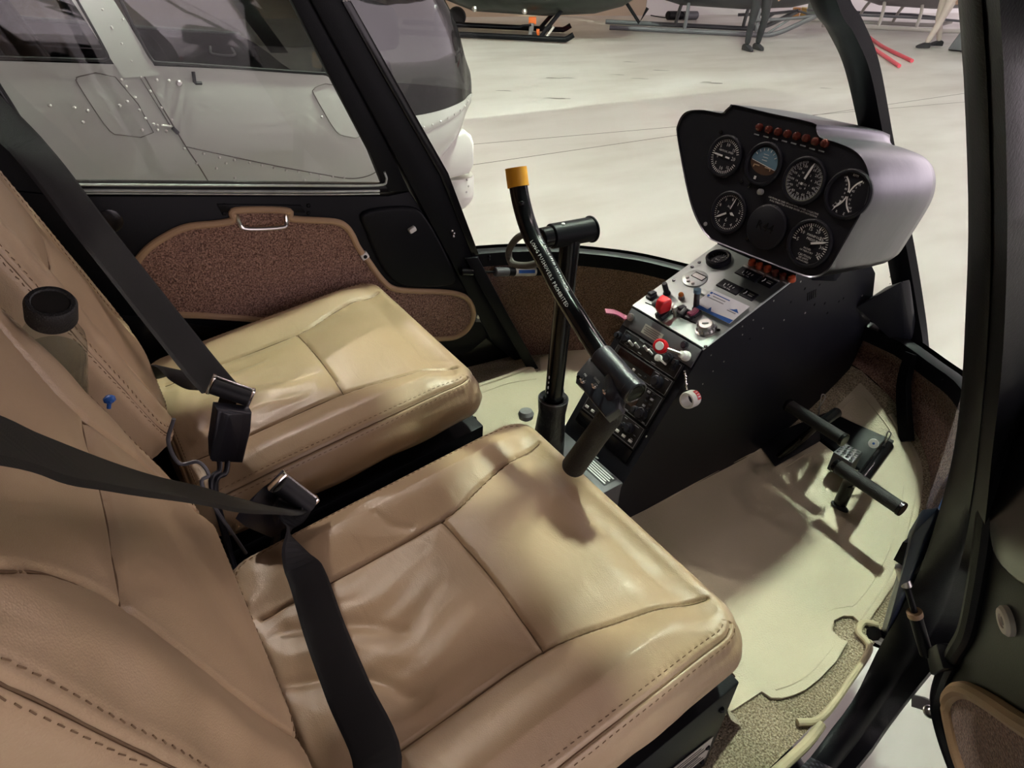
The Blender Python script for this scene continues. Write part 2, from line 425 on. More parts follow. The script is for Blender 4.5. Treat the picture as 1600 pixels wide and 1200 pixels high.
    if welt:
        def rr(e):
            a, b, c = L/2-e, W/2-e, max(.004, cr-e); out = []
            for qx, qy, a0 in ((a-c, b-c, 0), (-a+c, b-c, 90), (-a+c, -b+c, 180), (a-c, -b+c, 270)):
                for k in range(9): t_ = radians(a0+k*11.25); out.append(V((qx+c*cos(t_), qy+c*sin(t_), 0)))
            out.append(out[0]); return out
        P0 = rr(welt); n = 160; q = resample(P0, n)
        if front: mb.tube([on(p.x, p.y, .0003) for p in q[:-1]], .0011, 'thread', 6, closed=True)
        else:
            for sg_ in (-1, 1):
                side = sorted([p for p in q if p.y*sg_ > W/2-cr and W/2-abs(p.y) < L/2-p.x], key=lambda p: p.x); mb.tube([on(p.x, p.y, .0003) for p in side], .0011, 'thread', 6)
        for off in (.0082, -.0062):
            P1 = rr(welt+off); Lp_ = sum((P1[i+1]-P1[i]).length for i in range(len(P1)-1)); m_ = int(Lp_/.0048); q = resample(P1, m_)
            for i in range(0, m_-1, 2):
                if not front and W/2-abs(q[i].y) > L/2-q[i].x: continue
                a_, b_ = on(q[i].x, q[i].y, .0004), on(q[i+1].x, q[i+1].y, .0004)
                mb.tube([a_, b_], .0006, 'thread', 4)
    return mb
def sstep(x, a, b):
    k = np.clip((x-a)/(b-a), 0, 1); return k*k*(3-2*k)
KX = .15; cS = V((1, 0, KX)).normalized(); cH = V((-KX, 0, 1)).normalized(); cT = V((0, -1, 0)); _q = sqrt(1+KX*KX)
def cush_pt(x, y, h=0): return V((x, y, .27+KX*x))+cH*h
def cush_shape(s, t):
    b = .012*sstep(np.abs(t), .12, .2)*sstep(s, .02, .15)
    w = .0009*np.sin(t*150+np.sin(s*30)*2)*np.exp(-((s-.14)/.09)**2)*(np.abs(t) < .12)
    w2 = .0013*np.sin(s*95+t*40)*np.exp(-((s-.05)/.06)**2)
    return b+w+w2-.022*sstep(s, .43, .515)
def fold(pts, dep=.0025, w=.006): return (pl2(pts), dep, w, False)
def front_seat(side, label):
    pilot = side < 0
    yc = -.288 if pilot else .337; W = .498 if pilot else .49
    t0 = thing('front_seat', (.25, yc, -.0), label, 'seat', 'front seats')
    x0 = -.03
    sx = lambda x: (x-x0)*_q
    sm = [(pl2([(sx(.0), -.128), (sx(.1), -.126), (sx(.265), -.126), (sx(.36), -.150), (sx(.47), -.172)]), .0055, .0026, False),
          (pl2([(sx(.0), .128), (sx(.1), .126), (sx(.265), .126), (sx(.37), .155), (sx(.47), .19)]), .0055, .0026, False),
          (pl2([(sx(.265), -.126), (sx(.27), 0), (sx(.265), .126)]), .0055, .0026, False)]
    if not pilot:
        sm += [fold([(sx(.05), -.03), (sx(.13), -.02), (sx(.2), .02), (sx(.25), .03)]), fold([(sx(.04), .06), (sx(.12), .05), (sx(.2), .075)]), fold([(sx(.06), -.09), (sx(.18), -.08)])]
    else:
        sm += [fold([(sx(.02), -.09), (sx(.08), -.06), (sx(.14), .0)], .003, .008), fold([(sx(.0), -.02), (sx(.07), .02), (sx(.11), .08)], .004, .008), fold([(sx(.22), -.14), (sx(.2), -.16), (sx(.19), -.19)], .002, .006)]
    O = V((x0, yc, .27+KX*x0)); NN = 210 if pilot else 150
    c = cushion(O, cS, cT, cH, .518*_q, W, .092, .020, .045, sm, cush_shape, NN, NN, welt=.009, bulge=.010, front=False)
    c.obj('seat_cushion', t0, angle=60)
    # base box under the cushion
    yo = yc-W/2-.004 if pilot else yc-W/2+.012; yi = yc+W/2-.012
    bx = MB(); zt = .205
    y0, y1 = (yo, yi)
    bx.hull([(-.03, y0, .0), (.498, y0, .0), (.503, y0, .212), (-.03, y0, .135), (-.03, y1, .0), (.498, y1, .0), (.503, y1, .212), (-.03, y1, .135)], 'black', .003)
    bo = bx.obj('seat_base', t0)
    if pilot:
        X = frame((.33, y0-.0012, .05), V((1, 0, 0.02)), V((0, 0, 1)))
        p = MB(); p.prism([(.05, -.012), (.155, -.012), (.155, .045), (.05, .045)], .0008, 'placard', X)
        for k in range(6): p.box((.1025, -.004+k*.008, .0010), (.088-.014*(k % 3), .0022, .0003), 'black', X)
        p.box((.1025, .0165, .0010), (.104, .001, .0003), 'black', X)
        p.obj('placard', t0, 'pale printed placard on the seat base side')
        for z in (.035, .075, .17): b = MB(); b.ball((.478, y0-.001, z), .005, 'black', 8); b.obj('screw', t0)
        f = MB(); f.grid(lambda u, v: (.506+.085*(1-u)**2.2+.004*sin(9*v), y0+.01+(-.106-y0-.01)*v, .205*u+.004), 14, 30, 'carpet_tan').obj('carpet_front', t0)
    # backrest
    tn = .355 if pilot else .345
    bq = sqrt(1+tn*tn); bS = V((-tn, 0, 1)).normalized(); bH = V((1, 0, tn)).normalized()
    yb = -.272 if pilot else .345; Wb = .49
    zb = .365
    Ob = V((.02-tn*(zb-.28), yb, zb))
    if pilot:
        sb = [(pl2([(.0, -.215), (.09, -.19), (.27, -.137), (.36, -.15), (.5, -.19), (.68, -.2)]), .0055, .003, False),
              (pl2([(.0, .13), (.12, .128), (.27, .117), (.345, .137), (.40, .175), (.48, .205), (.68, .21)]), .0055, .003, False),
              (pl2([(.27, -.137), (.262, -.02), (.27, .117)]), .005, .004, False)]
    else:
        sb = [(pl2([(.0, -.16), (.12, -.14), (.27, -.13), (.40, -.16), (.68, -.2)]), .0055, .003, False),
              (pl2([(.0, .15), (.12, .135), (.27, .125), (.36, .14), (.42, .18), (.68, .205)]), .0055, .003, False),
              (pl2([(.27, -.13), (.262, 0), (.27, .125)]), .005, .004, False)]
    def bshape(s, t): return .006*sstep(np.abs(t), .10, .17)*sstep(s, .05, .3)-.020*sstep(np.abs(t), .17, .245)-(0 if pilot else .030*sstep(-t, .02, .24))-.004+.0012*np.sin(s*60+t*25)*np.exp(-((np.abs(t)-.2)/.05)**2)
    back = cushion(Ob, bS, cT, bH, .68, Wb, .118, .030, .07, sb, bshape, 190 if pilot else 160, 170, welt=.014, bulge=.008, puff=.006)
    back.obj('backrest', t0, angle=60)
    hb = MB()
    pb = Ob-bH*.12
    hb.hull([pb+bS*.02+cT*.2, pb+bS*.02-cT*.2, pb+bS*.66+cT*.2, pb+bS*.66-cT*.2, pb-bH*.02+bS*.02+cT*.2, pb-bH*.02+bS*.02-cT*.2, pb-bH*.02+bS*.66+cT*.2, pb-bH*.02+bS*.66-cT*.2], 'black', .004)
    hb.hull([pb+bS*.02+cT*.18+bH*.03, pb+bS*.02-cT*.18+bH*.03, (-.03, yb-.18, .16), (-.03, yb+.18, .16), pb-bH*.02+bS*.05+cT*.18, pb-bH*.02+bS*.05-cT*.18, (-.055, yb-.18, .16), (-.055, yb+.18, .16)], 'black')
    hb.obj('back_panel', t0)
    return t0
front_seat(-1, 'tan leather seat in the foreground, with black lap belt lying across its cushion')
front_seat(1, 'tan leather seat on the far side, beside the closed door with brown carpet panel')
# ------------------------------------------------------------------ helicopter cabin shell
def fz(x): return 0.9*max(0, x-1.05)**2
def on_floor(u, v, dz=0):
    z = 0
    for _ in range(30): z = fz(atZ(u, v, z+dz).x)*.6+z*.4
    return atZ(u, v, z+dz)
cabin = thing('helicopter_cabin', (.6, 0, 0), 'black helicopter cabin shell with windshield bow and tan carpeted footwells, open at the front', 'helicopter')
rail_pts = [V((.765, .572, .345)), atZ(800, 393, .335), atZ(870, 393, .325), atZ(935, 398, .315), atZ(1000, 407, .305), atZ(1075, 425, .295), atZ(1140, 441, .288),
            V((1.43, .09, .275)), atZ(1400, 530, .266), atZ(1430, 548, .265), atZ(1460, 570, .27), atZ(1505, 605, .285), V((1.22, -.475, .305)), V((.98, -.56, .33)), V((.765, -.575, .345))]
per = [(.74, .605), (.86, .59), (.95, .548), (1.06, .500), (1.17, .442), (1.27, .365), (1.36, .25), (1.43, .11), (1.46, 0), (1.465, -.12), (1.43, -.26), (1.375, -.36), (1.31, -.42), (1.19, -.475), (1.05, -.525), (.95, -.548)]
rail = resample(smooth_path(rail_pts, 8), 61)
peri = resample(smooth_path([(x, y, fz(x)) for x, y in per], 8), 61)
# carpeted footwell walls between the floor edge and the rail
wl = MB(); K = 8; loops = []
for k in range(K+1):
    f = k/K; L = []
    for a, b in zip(peri, rail):
        p = a.lerp(b-V((0, 0, .03)), f); c = V((.75, 0, p.z)); o = (p-c); o.z = 0
        L.append(p+o.normalized()*(.025*sin(pi*f)))
    loops.append(L)
wl.loft(loops, 'carpet_brown', closed=False); wl.obj('carpet_wall', cabin)
# outer skin
def out(p, d):
    o = p-V((.75, 0, p.z)); o.z = 0; return p+o.normalized()*d
sk = MB(); sk.loft([[out(p, .028)+V((0, 0, .01)) for p in rail], [out(a.lerp(b, .5), .06) for a, b in zip(peri, rail)], [out(p, .035)+V((0, 0, -.04)) for p in peri], [V((p.x*.8+.1, p.y*.6, p.z*.3-.09)) for p in peri]], 'blackgloss', closed=False)
sk.hull([(-.9, -.62, -.02), (-.9, .62, -.02), (.96, -.56, -.02), (.96, .56, -.02), (-.9, -.5, -.1), (-.9, .5, -.1), (1.0, -.4, -.1), (1.0, .4, -.1)], 'blackgloss', .01)
sk.obj('hull', cabin)
# windshield rail: flange swept along the rail curve
rl = MB(); prof = [(-.012, -.032), (-.012, .004), (-.005, .008), (.012, .008), (.020, .002), (.020, -.032)]
loops = []
for i, p in enumerate(rail):
    t = (rail[min(i+1, 60)]-rail[max(i-1, 0)]); t.z = 0; nrm = V((t.y, -t.x, 0)).normalized()
    if nrm.dot(V((p.x-.75, p.y, 0))) < 0: nrm = -nrm
    loops.append([p+nrm*a+V((0, 0, b)) for a, b in prof])
rl.loft(loops, 'black', closed=True, cap=True); rl.obj('windshield_rail', cabin)
for u, v in ((741, 404), (757, 404), (768, 411), (748, 411), (1478, 598)):
    q = atZ(u, v, .325) if u < 1000 else atZ(u, v, .26)
    i = min(range(61), key=lambda k: (rail[k].xy-q.xy).length); p = rail[i]
    t = rail[min(i+1, 60)]-rail[max(i-1, 0)]; nrm = V((t.y, -t.x, 0)).normalized()
    if nrm.dot(V((p.x-.75, p.y, 0))) > 0: nrm = -nrm
    b = MB(); b.ball(tuple(p+nrm*.012+V((0, 0, -.012 if v > 408 else -.004))), .0038, 'black', 8); b.obj('rivet', cabin)
# floor
fl = MB(); ext = []
Lp = [(-.9, .60), (.2, .59), (.70, .56)]+[(p.x, p.y) for p in peri if p.y >= 0]
Rp = [(-.9, -.62), (0, -.615), (.5, -.60), (.675, -.592), (.81, -.582), (.9, -.562)]+[(p.x, p.y) for p in reversed(peri) if p.y < 0]
def ip(tab, x):
    for a, b in zip(tab[:-1], tab[1:]):
        if a[0] <= x <= b[0]: return a[1]+(b[1]-a[1])*(x-a[0])/max(1e-9, b[0]-a[0])
    return tab[-1][1]
xs = list(np.linspace(-.9, 1.0, 24))+list(np.linspace(1.02, 1.464, 26))
fl.grid(lambda u, v: (xs[round(u*49)], ip(Lp, xs[round(u*49)])*(1-v)+ip(Rp, xs[round(u*49)])*v, fz(xs[round(u*49)])), 50, 20, 'carpet_tan')
fl.obj('carpet_floor', cabin)
# tan edge binding of the floor carpet by the open door
bd = MB()
bd.tube(smooth_path([on_floor(u, v, .006) for u, v in ((1246, 1129), (1284, 1121), (1330, 1060), (1357, 1018), (1354, 1003), (1341, 988), (1349, 973), (1371, 977))], 6), .006, 'bindbeige', 10)
bd.obj('carpet_binding', cabin)
bd = MB(); bd.tube(smooth_path([on_floor(u, v, .004) for u, v in ((1283, 1132), (1262, 1160), (1225, 1195), (1150, 1260))], 6), .008, 'bindbeige', 10); bd.obj('carpet_binding', cabin)
# right door post and carbon sill (one swept member)
inn = [atY(1497, -60, -.60), atY(1497, 0, -.60), atY(1507, 150, -.60), atY(1513, 350, -.60), atY(1508, 500, -.60), atY(1502, 610, -.60), atY(1489, 710, -.60), atY(1467, 800, -.60), atY(1439, 885, -.598), atY(1405, 958, -.588), atY(1372, 1015, -.58), atZ(1335, 1090, .012), atZ(1292, 1148, .012), atZ(1250, 1200, .012), V((.3, -.632, .012)), V((-.3, -.64, .012))]
outr = [atY(1560, -60, -.64), atY(1562, 0, -.64), atY(1570, 150, -.64), atY(1574, 350, -.645), atY(1570, 500, -.645), atY(1562, 610, -.65), atY(1550, 710, -.65), atY(1541, 800, -.655), atY(1529, 890, -.655), atY(1508, 970, -.655), atY(1468, 1030, -.655), atZ(1402, 1112, -.02), atZ(1368, 1160, -.02), atZ(1337, 1200, -.02), V((.3, -.69, -.02)), V((-.3, -.70, -.02))]
for A_ in (inn, outr):
    d_ = (A_[0]-A_[1]).normalized(); A_.insert(0, A_[0]+d_*((1.262-A_[0].z)/d_.z))
n = 80; I = resample(smooth_path(inn, 6), n); O_ = resample(smooth_path(outr, 6), n); loops = []
for k in range(n):
    f = sstep(np.float64(k/n), .42, .77); off = V((.05, 0, .01)).lerp(V((0, .0, -.075)), float(f))
    a, b = I[k], O_[k]; m = (a+b)/2; inward = (CAM-m).normalized()*.010
    loops.append([a+off, a, a.lerp(b, .12)+inward*.8, a.lerp(b, .45)+inward, a.lerp(b, .62)+inward*.2, a.lerp(b, .66)-inward*.4, b, b+off])
pp = MB(); kk = int(n*.64)
pp.loft(loops[:kk+1], 'black', cap=True); pp.obj('door_post', cabin, angle=50)
pp = MB(); pp.loft(loops[kk:], 'carbon', cap=True); pp.obj('door_sill', cabin, 'black carbon-fibre sill', angle=50)
# left door post
LDX = V((1, -.09, 0)).normalized(); LDO = V((0, .64, 0)); LDF = frame(LDO, LDX, (0, 0, 1))
def ld(u, v):
    p = at(u, v, (.09, 1, 0), .64); return ((p-LDO).dot(LDX), p.z)
lp = MB()
lp.prism([(.265, 1.27), (.41, .93), ld(600, 215), ld(700, 402), ld(765, 531), ld(822, 578), (.97, -.05), ld(790, 500), ld(740, 400), ld(690, 270), ld(600, 110), ld(535, 0), (.345, 1.27)], .05, 'black', LDF@T(0, 0, -.04), .004)
lp.obj('door_post', cabin)
lp = MB()
lp.prism([ld(545, 0), ld(606, 108), ld(697, 268), ld(745, 395), ld(735, 398), ld(684, 272), ld(592, 112), ld(530, 0)], .006, 'blackgloss', LDF@T(0, 0, .008), .002); lp.obj('post_strip', cabin)
for u, v in ((706, 362), (703, 358), (705, 366)):
    b = MB(); q = ld(u, v); b.ball((q[0], q[1], .013), .004, 'steel', 8, X=LDF); b.obj('rivet', cabin)
# rear pillar and side wall below the left door
lp = MB()
lp.prism([(-.9, 1.27), (-.9, .0), (-.06, .0), (-.06, .60), ld(60, 292), ld(-5, 205), (-.33, 1.27)], .04, 'black', LDF@T(0, 0, -.045), .003); lp.obj('door_pillar', cabin)
lp = MB(); lp.prism([(-.12, -.03), (.93, -.03), (.86, .12), (.66, .10), (.3, .24), (.06, .345), (-.12, .4)], .02, 'blackgloss', LDF@T(0, 0, -.035), .004)
lp.tube([LDF@V((q[0], q[1], -.012)) for q in (ld(270, 522), ld(400, 545), ld(520, 560))], .003, 'blackgloss', 8); lp.obj('side_wall', cabin)
# windshield bow
bow = smooth_path([atY(1430, 548, -.205), atY(1424, 495, -.17), atY(1410, 410, -.125), atY(1390, 310, -.08), atY(1372, 225, -.05), atY(1347, 105, -.04), atY(1320, 40, -.038), atY(1292, -12, -.036), V((.88, -.03, 1.14)), V((.76, -.03, 1.262))], 6)
bw = MB(); loops = []
for i, p in enumerate(bow):
    t = (bow[min(i+1, len(bow)-1)]-bow[max(i-1, 0)]).normalized(); b = V((0, 1, 0)); b = (b-t*b.dot(t)).normalized(); nn = t.cross(b)
    loops.append([p+b*(.026*sx_)+nn*(.012*sy_) for sx_, sy_ in ((-1, -1), (-1, 1), (-.35, 1.4), (.35, 1.4), (1, 1), (1, -1), (.3, -1.3), (-.3, -1.3))])
bw.loft(loops, 'black', cap=True); bw.obj('windshield_bow', cabin)
# strip down the middle of the nose carpet
ns = MB(); c0 = [on_floor(1416, 690, .01), on_floor(1413, 640, .03)]+[atZ(1412, 600, .20), atZ(1420, 555, .25)]
ns.ribbon(smooth_path([c0[0], atZ(1412, 640, .15), atZ(1412, 595, .2), atZ(1424, 552, .262)], 5), [(-.7, .5, .3)]*16, .035, .012, 'black'); ns.obj('nose_strip', cabin)
# gusset between console and nose rail
g = MB(); a = atY(1338, 482, -.10); 
g.hull([atY(1338, 480, -.102), atY(1385, 448, -.102), atY(1409, 440, -.165), atY(1428, 545, -.20), atY(1414, 552, -.19), atY(1372, 487, -.102), atY(1414, 440, -.17)+V((.02, 0, 0)), atY(1430, 548, -.20)+V((.02, 0, 0))], 'console', .002); g.obj('gusset', cabin)
# roof, rear bulkhead
rf = MB(); rf.hull([(.77, -.34, 1.265), (.77, .34, 1.265), (.34, -.6, 1.25), (.34, .6, 1.25), (-.95, -.62, 1.25), (-.95, .62, 1.25), (.70, -.32, 1.30), (.70, .32, 1.30), (-.95, -.5, 1.33), (-.95, .5, 1.33)], 'black', .01); rf.obj('roof', cabin)
rf = MB(); rf.box((-.95, 0, .6), (.04, 1.24, 1.3), 'black', None, .005); rf.obj('bulkhead', cabin)
# windshield panes
ws = MB(); apex = [p for p in bow]
def pane(side):
    idx = range(0, 34) if side > 0 else range(60, 33, -1)
    base = resample([rail[i]+V((0, 0, .006)) for i in idx], 24); bm_ = resample(bow, 24)
    post = [V((.765, .575*side, .35)), V((.677, .581*side, .56)), V((.556, .592*side, .78)), V((.479, .60*side, .924)), V((.345, .58*side, 1.25))]
    P0 = resample(post, 24); top = resample([P0[-1], V((.72, .32*side, 1.265)), bow[-1]], 24); m = MB()
    # coons patch: base (post->bow), top (post->bow), post, bow
    def fn(u, v):
        i = round(u*23); j = round(v*23)
        c = base[i]*(1-v)+top[i]*v+P0[j]*(1-u)+bm_[j]*u-(base[0]*(1-u)*(1-v)+base[-1]*u*(1-v)+top[0]*(1-u)*v+top[-1]*u*v)
        o = V((c.x-.3, c.y, .3)).normalized(); return c+o*(.10*sin(pi*u)*sin(pi*v))
    m.grid(fn, 24, 24, 'plexi'); m.obj('windshield_pane', cabin)
pane(1); pane(-1)
# skids that carry the cabin
for s in (-1, 1):
    k = MB(); k.tube(smooth_path([(-1.3, .95*s, -.465), (0, .95*s, -.465), (1.2, .95*s, -.465), (1.45, .95*s, -.43), (1.6, .95*s, -.36)], 6), .035, 'black', 12); k.obj('skid', cabin)
    for x in (-.7, .7):
        k = MB(); k.tube(smooth_path([(x, .3*s, -.09), (x, .6*s, -.16), (x, .88*s, -.38), (x, .95*s, -.46)], 6), .028, 'black', 12); k.obj('skid_leg', cabin)
# map pocket and bracket beside the open door
pk = MB(); PY = -.548
pk.hull([atY(1441, 795, PY-.02), atY(1420, 830, PY), atY(1377, 985, PY), atY(1402, 1003, PY), atY(1440, 900, PY-.02), atY(1470, 860, PY-.05), atY(1425, 835, PY-.035), atY(1385, 985, PY-.035), atY(1470, 790, PY-.05)], 'navy', .003)
F_ = frame(atY(1398, 938, PY+.0035), atY(1407, 900, PY)-atY(1392, 960, PY), (1, 0, .2))
if F_.col[2].xyz.dot(CAM-F_.col[3].xyz) < 0: F_ = F_@Matrix.Rotation(pi, 4, 'Y')
pk.text('Z', .018, F_@T(-.012, 0, .001), 'print'); pk.box((.018, 0, .0005), (.022, .017, .0012), 'print', F_); pk.text('B', .014, F_@T(.018, 0, .0016), 'navy')
pk.obj('map_pocket', cabin, 'navy pocket panel with pale marks')
bk = MB(); q = [atY(u, v, -.56) for u, v in ((1402, 884), (1432, 876), (1462, 886), (1458, 902), (1440, 892), (1425, 905), (1408, 900))]
F2 = frame(q[0], q[1]-q[0], q[2]-q[1]); Fi = F2.inverted()
bk.prism([(Fi@p).xy for p in q], .004, 'plateg', F2, .0008)
bk.tube(smooth_path([atY(1434, 908, -.575), atY(1422, 925, -.58), atY(1440, 930, -.585), atY(1432, 915, -.58)], 5), .004, 'black', 8); bk.obj('door_bracket', cabin, 'grey hooked bracket on the sill')
sc_ = MB(); sc_.tube(smooth_path([atY(1365, 990, -.56), atY(1390, 1002, -.57), atY(1425, 985, -.585), atY(1450, 955, -.59)], 6), .012, 'blackgloss', 10); sc_.obj('pocket_rim', cabin)

# ------------------------------------------------------------------ left cabin door (closed)
door = thing('cabin_door', LDO+LDX*.3, 'closed black cabin door on the far side with brown carpet panel, metal pull and plexiglass window', 'door')
d = MB()
pan = [ld(*p) for p in ((640, 299), (719, 422), (757, 452), (769, 480), (768, 508), (760, 530), (735, 551), (709, 557), (690, 551), (650, 548), (460, 535), (270, 502), (-40, 470), (-40, 292), (100, 306), (606, 306))]
d.prism(pan, .03, 'black', LDF@T(0, 0, -.03), .005)
d.obj('door_panel', door)
fr = MB(); wz = [ld(606, 290), ld(578, 238), ld(512, 112), ld(455, 0)]
fr.prism([ld(640, 299), ld(606, 300), ld(598, 288), wz[1], wz[2], wz[3], (.235, 1.22), (.30, 1.22), ld(494, 0), ld(560, 130)], .022, 'black', LDF@T(0, 0, -.022), .003)
fr.prism([ld(612, 302), ld(98, 304), ld(45, 240), ld(0, 172), (-.28, 1.22), (-.20, 1.22), ld(22, 170), ld(60, 232), ld(108, 286), ld(606, 289)], .022, 'blackgloss', LDF@T(0, 0, -.022), .003)
fr.box((.02, 1.215, -.011), (.56, .05, .022), 'black', LDF)
fr.obj('window_frame', door)
for k, (dv, r) in enumerate(((-3.5, .0042), (5.5, .0048), (10, .003))):
    se = MB(); pts = [ld(105, 291+dv), ld(200, 291.5+dv), ld(350, 292.5+dv), ld(500, 293+dv), ld(592, 292+dv)]
    if k == 0: pts = [ld(40, 225), ld(68, 262), ld(86, 280), ld(100, 287)]+pts[1:4]+[ld(590, 289), ld(603, 281), ld(600, 268)]
    se.tube(smooth_path([LDF@V((a, b, .003)) for a, b in pts], 5), r, 'silverseal', 8, flat=.6); se.obj('window_seal', door, 'pale rubber window seal')
gp = MB(); gp.prism([ld(98, 300), ld(0, 172), (-.28, 1.22), (.235, 1.22), ld(455, 0), ld(606, 292)], .004, 'plexi', LDF@T(0, 0, -.016)); gp.obj('window_pane', door)
def carpet_panel(par, poly2, F, dz, r=.0075):
    sm = smooth_path([(a, b, 0) for a, b in poly2], 6, closed=True)
    c = MB(); c.prism([(p.x, p.y) for p in sm], .006, 'carpet_brown', F@T(0, 0, dz)); co = c.obj('carpet_panel', par)
    b = MB(); b.tube([F@V((p.x, p.y, dz+.005)) for p in sm], r, 'binding', 10, closed=True); b.obj('binding', co)
cp = [ld(*p) for p in ((262, 487), (330, 492), (410, 499), (470, 512), (560, 522), (650, 527), (700, 527), (722, 519), (735, 503), (738, 485), (731, 468), (716, 459), (690, 455), (640, 453), (612, 449), (594, 434), (575, 408), (558, 385), (549, 366), (538, 352), (520, 345), (470, 342), (452, 339), (446, 328), (368, 328), (364, 342), (340, 348), (290, 354), (252, 372), (226, 392), (211, 415), (214, 437), (235, 465))]
carpet_panel(door, cp, LDF, .0)
h = MB(); hq = [ld(370, 334), ld(372, 345), ld(384, 351), ld(435, 349), ld(444, 343), ld(446, 331)]
h.tube(smooth_path([LDF@V((a, b, z)) for (a, b), z in zip(hq, (.0, .022, .026, .026, .022, .0))], 6), .0042, 'steel', 10); h.obj('pull_handle', door, 'bright metal pull handle')
pl = MB(); pl.hull([LDF@V((a, b, z)) for a, b in (ld(338, 318), ld(470, 320), ld(478, 332), ld(448, 330), ld(366, 331), ld(345, 331)) for z in (.0, .004)], 'black', .0015); pl.obj('handle_plate', door)
for u, v in ((350, 321), (350, 333), (482, 321), (482, 333)):
    a, b = ld(u, v); s_ = MB(); s_.ball((a, b, .002), .005, 'black', 8, (1, 1, .6), LDF); s_.obj('screw', door)
rc = MB(); rq = smooth_path([(a, b, 0) for a, b in (ld(566, 330), ld(640, 322), ld(668, 345), ld(700, 405), ld(712, 436), ld(690, 445), ld(640, 447), ld(612, 436), ld(592, 410), ld(572, 365))], 5, closed=True)
rc.prism([(p.x, p.y) for p in rq], .012, 'black', LDF, .008, 4); rc.obj('door_recess', door)
for u, v, big in ((640, 355, 0), (568, 398, 1)):
    a, b = ld(u, v); p = MB(); X = LDF@T(a, b, .010 if not big else .0)@Matrix.Rotation(radians(25), 4, 'Z')
    p.box((0, 0, .006), (.018, .012 if not big else .016, .014), 'white', X, .003)
    if big: p.lathe([(.0045, .0131), (.0045, .0136), (0, .0136)], 'black', X, 12)
    p.obj('white_clip', door, 'small white plastic clip')
a, b = ld(172, 345); c = MB(); c.lathe([(.022, 0), (.022, .002), (.019, .003), (0, .003)], 'blackgloss', LDF@T(a, b, 0), 28); c.obj('round_cover', door)
hp = MB(); hp.prism([ld(742, 485), ld(769, 485), ld(772, 503), ld(742, 502)], .004, 'plateg', LDF@T(0, 0, .001), .001); hp.lathe([(.006, 0), (.006, .004), (0, .004)], 'steel', LDF@T(*ld(746, 493), .004), 12); hp.obj('hinge_plate', door)
for u, v in ((768, 476), (768, 504)):
    a, b = ld(u, v); s_ = MB(); s_.ball((a, b, .006), .0045, 'steel', 8, (1, 1, .6), LDF); s_.obj('screw', door)

# ------------------------------------------------------------------ right cabin door (standing open)
kx = V((-.27, -.025, .52)).normalized(); dd = V((-.70, -.71, 0)).normalized(); dn = dd.cross(kx).normalized()
if dn.dot(CAM-V((.83, -.68, .1))) < 0: dn = -dn
RQ = V((.83, -.69, .08)); RDF = frame(RQ, dd if dd.cross(dn.cross(dd)).dot(dn) > 0 else -dd, dn.cross(dd if dd.cross(dn.cross(dd)).dot(dn) > 0 else -dd))
def rd(u, v):
    p = at(u, v, dn, dn.dot(RQ)); q = RDF.inverted()@p; return (q.x, q.y)
rdoor = thing('cabin_door', RQ, 'black cabin door standing open in the right foreground, with white button and carpet panel', 'door')
d = MB(); dq = [rd(*p) for p in ((1533, 838), (1519, 900), (1503, 990), (1470, 1060), (1457, 1095), (1463, 1142), (1485, 1205), (1530, 1300), (1640, 1400), (1900, 1400), (1900, 830), (1650, 690), (1555, 720))]
d.prism(dq, .035, 'black', RDF@T(0, 0, -.035), .006, 3); d.obj('door_panel', rdoor)
sx_ = 1 if dq[9][0] > dq[0][0] else -1; qa, qb = rd(1572, -100), rd(1640, -100); qs = rd(1900, 830); yt = qa[1]
fq = [rd(1555, 720), rd(1578, 560), rd(1588, 300), rd(1584, 120), qa, (qa[0]+sx_*.55, yt), (qs[0], qs[1]), (qs[0]-sx_*.05, qs[1]+.02), (qa[0]+sx_*.50, yt-.05), (qb[0], yt-.05), rd(1652, 120), rd(1656, 300), rd(1650, 560), rd(1640, 690)]
d = MB(); d.prism(fq, .03, 'black', RDF@T(0, 0, -.033), .003); d.obj('window_frame', rdoor)
d = MB(); d.prism([rd(1640, 700), rd(1650, 560), rd(1656, 300), rd(1652, 120), (qb[0], yt-.05), (qa[0]+sx_*.50, yt-.05), (qs[0]-sx_*.05, qs[1]+.02), rd(1880, 826)], .004, 'plexi', RDF@T(0, 0, -.02)); d.obj('window_pane', rdoor)
d = MB(); e2 = smooth_path([RDF@V((*rd(*p), .004)) for p in ((1572, 600), (1556, 760), (1545, 850), (1533, 920), (1518, 985), (1498, 1020), (1478, 1062), (1470, 1098), (1477, 1140), (1500, 1205), (1540, 1290))], 5)
d.tube(e2, .011, 'black', 10); d.obj('door_rim', rdoor)
cpr = [rd(*p) for p in ((1490, 1100), (1501, 1081), (1522, 1080), (1560, 1100), (1605, 1130), (1700, 1190), (1740, 1260), (1720, 1330), (1620, 1330), (1545, 1270), (1514, 1200), (1500, 1155))]
carpet_panel(rdoor, cpr, RDF, .001, .011)
rr = MB(); rq = smooth_path([RDF@V((*rd(*p), 0)) for p in ((1590, 690), (1560, 800), (1575, 880), (1640, 930), (1700, 900), (1720, 760), (1650, 680))], 5, closed=True)
RI = RDF.inverted(); rr.prism([(RI@p).xy for p in rq], .010, 'blackgloss', RDF, .008, 4); rr.obj('door_recess', rdoor)
wb = MB(); wb.lathe([(.0, .0), (.0155, 0), (.0155, .005), (.013, .008), (.0075, .008), (.007, .006), (0, .006)], 'white', RDF@T(*rd(1578, 970), .0), 24); wb.lathe([(.0045, .0062), (.0045, .0068), (0, .0068)], 'greyknob', RDF@T(*rd(1578, 970), 0), 12); wb.obj('white_button', rdoor, 'round white plastic button')
hb = MB(); hq = [RDF@V((*rd(*p), .0)) for p in ((1424, 1085), (1440, 1089), (1470, 1103), (1468, 1118), (1424, 1104))]
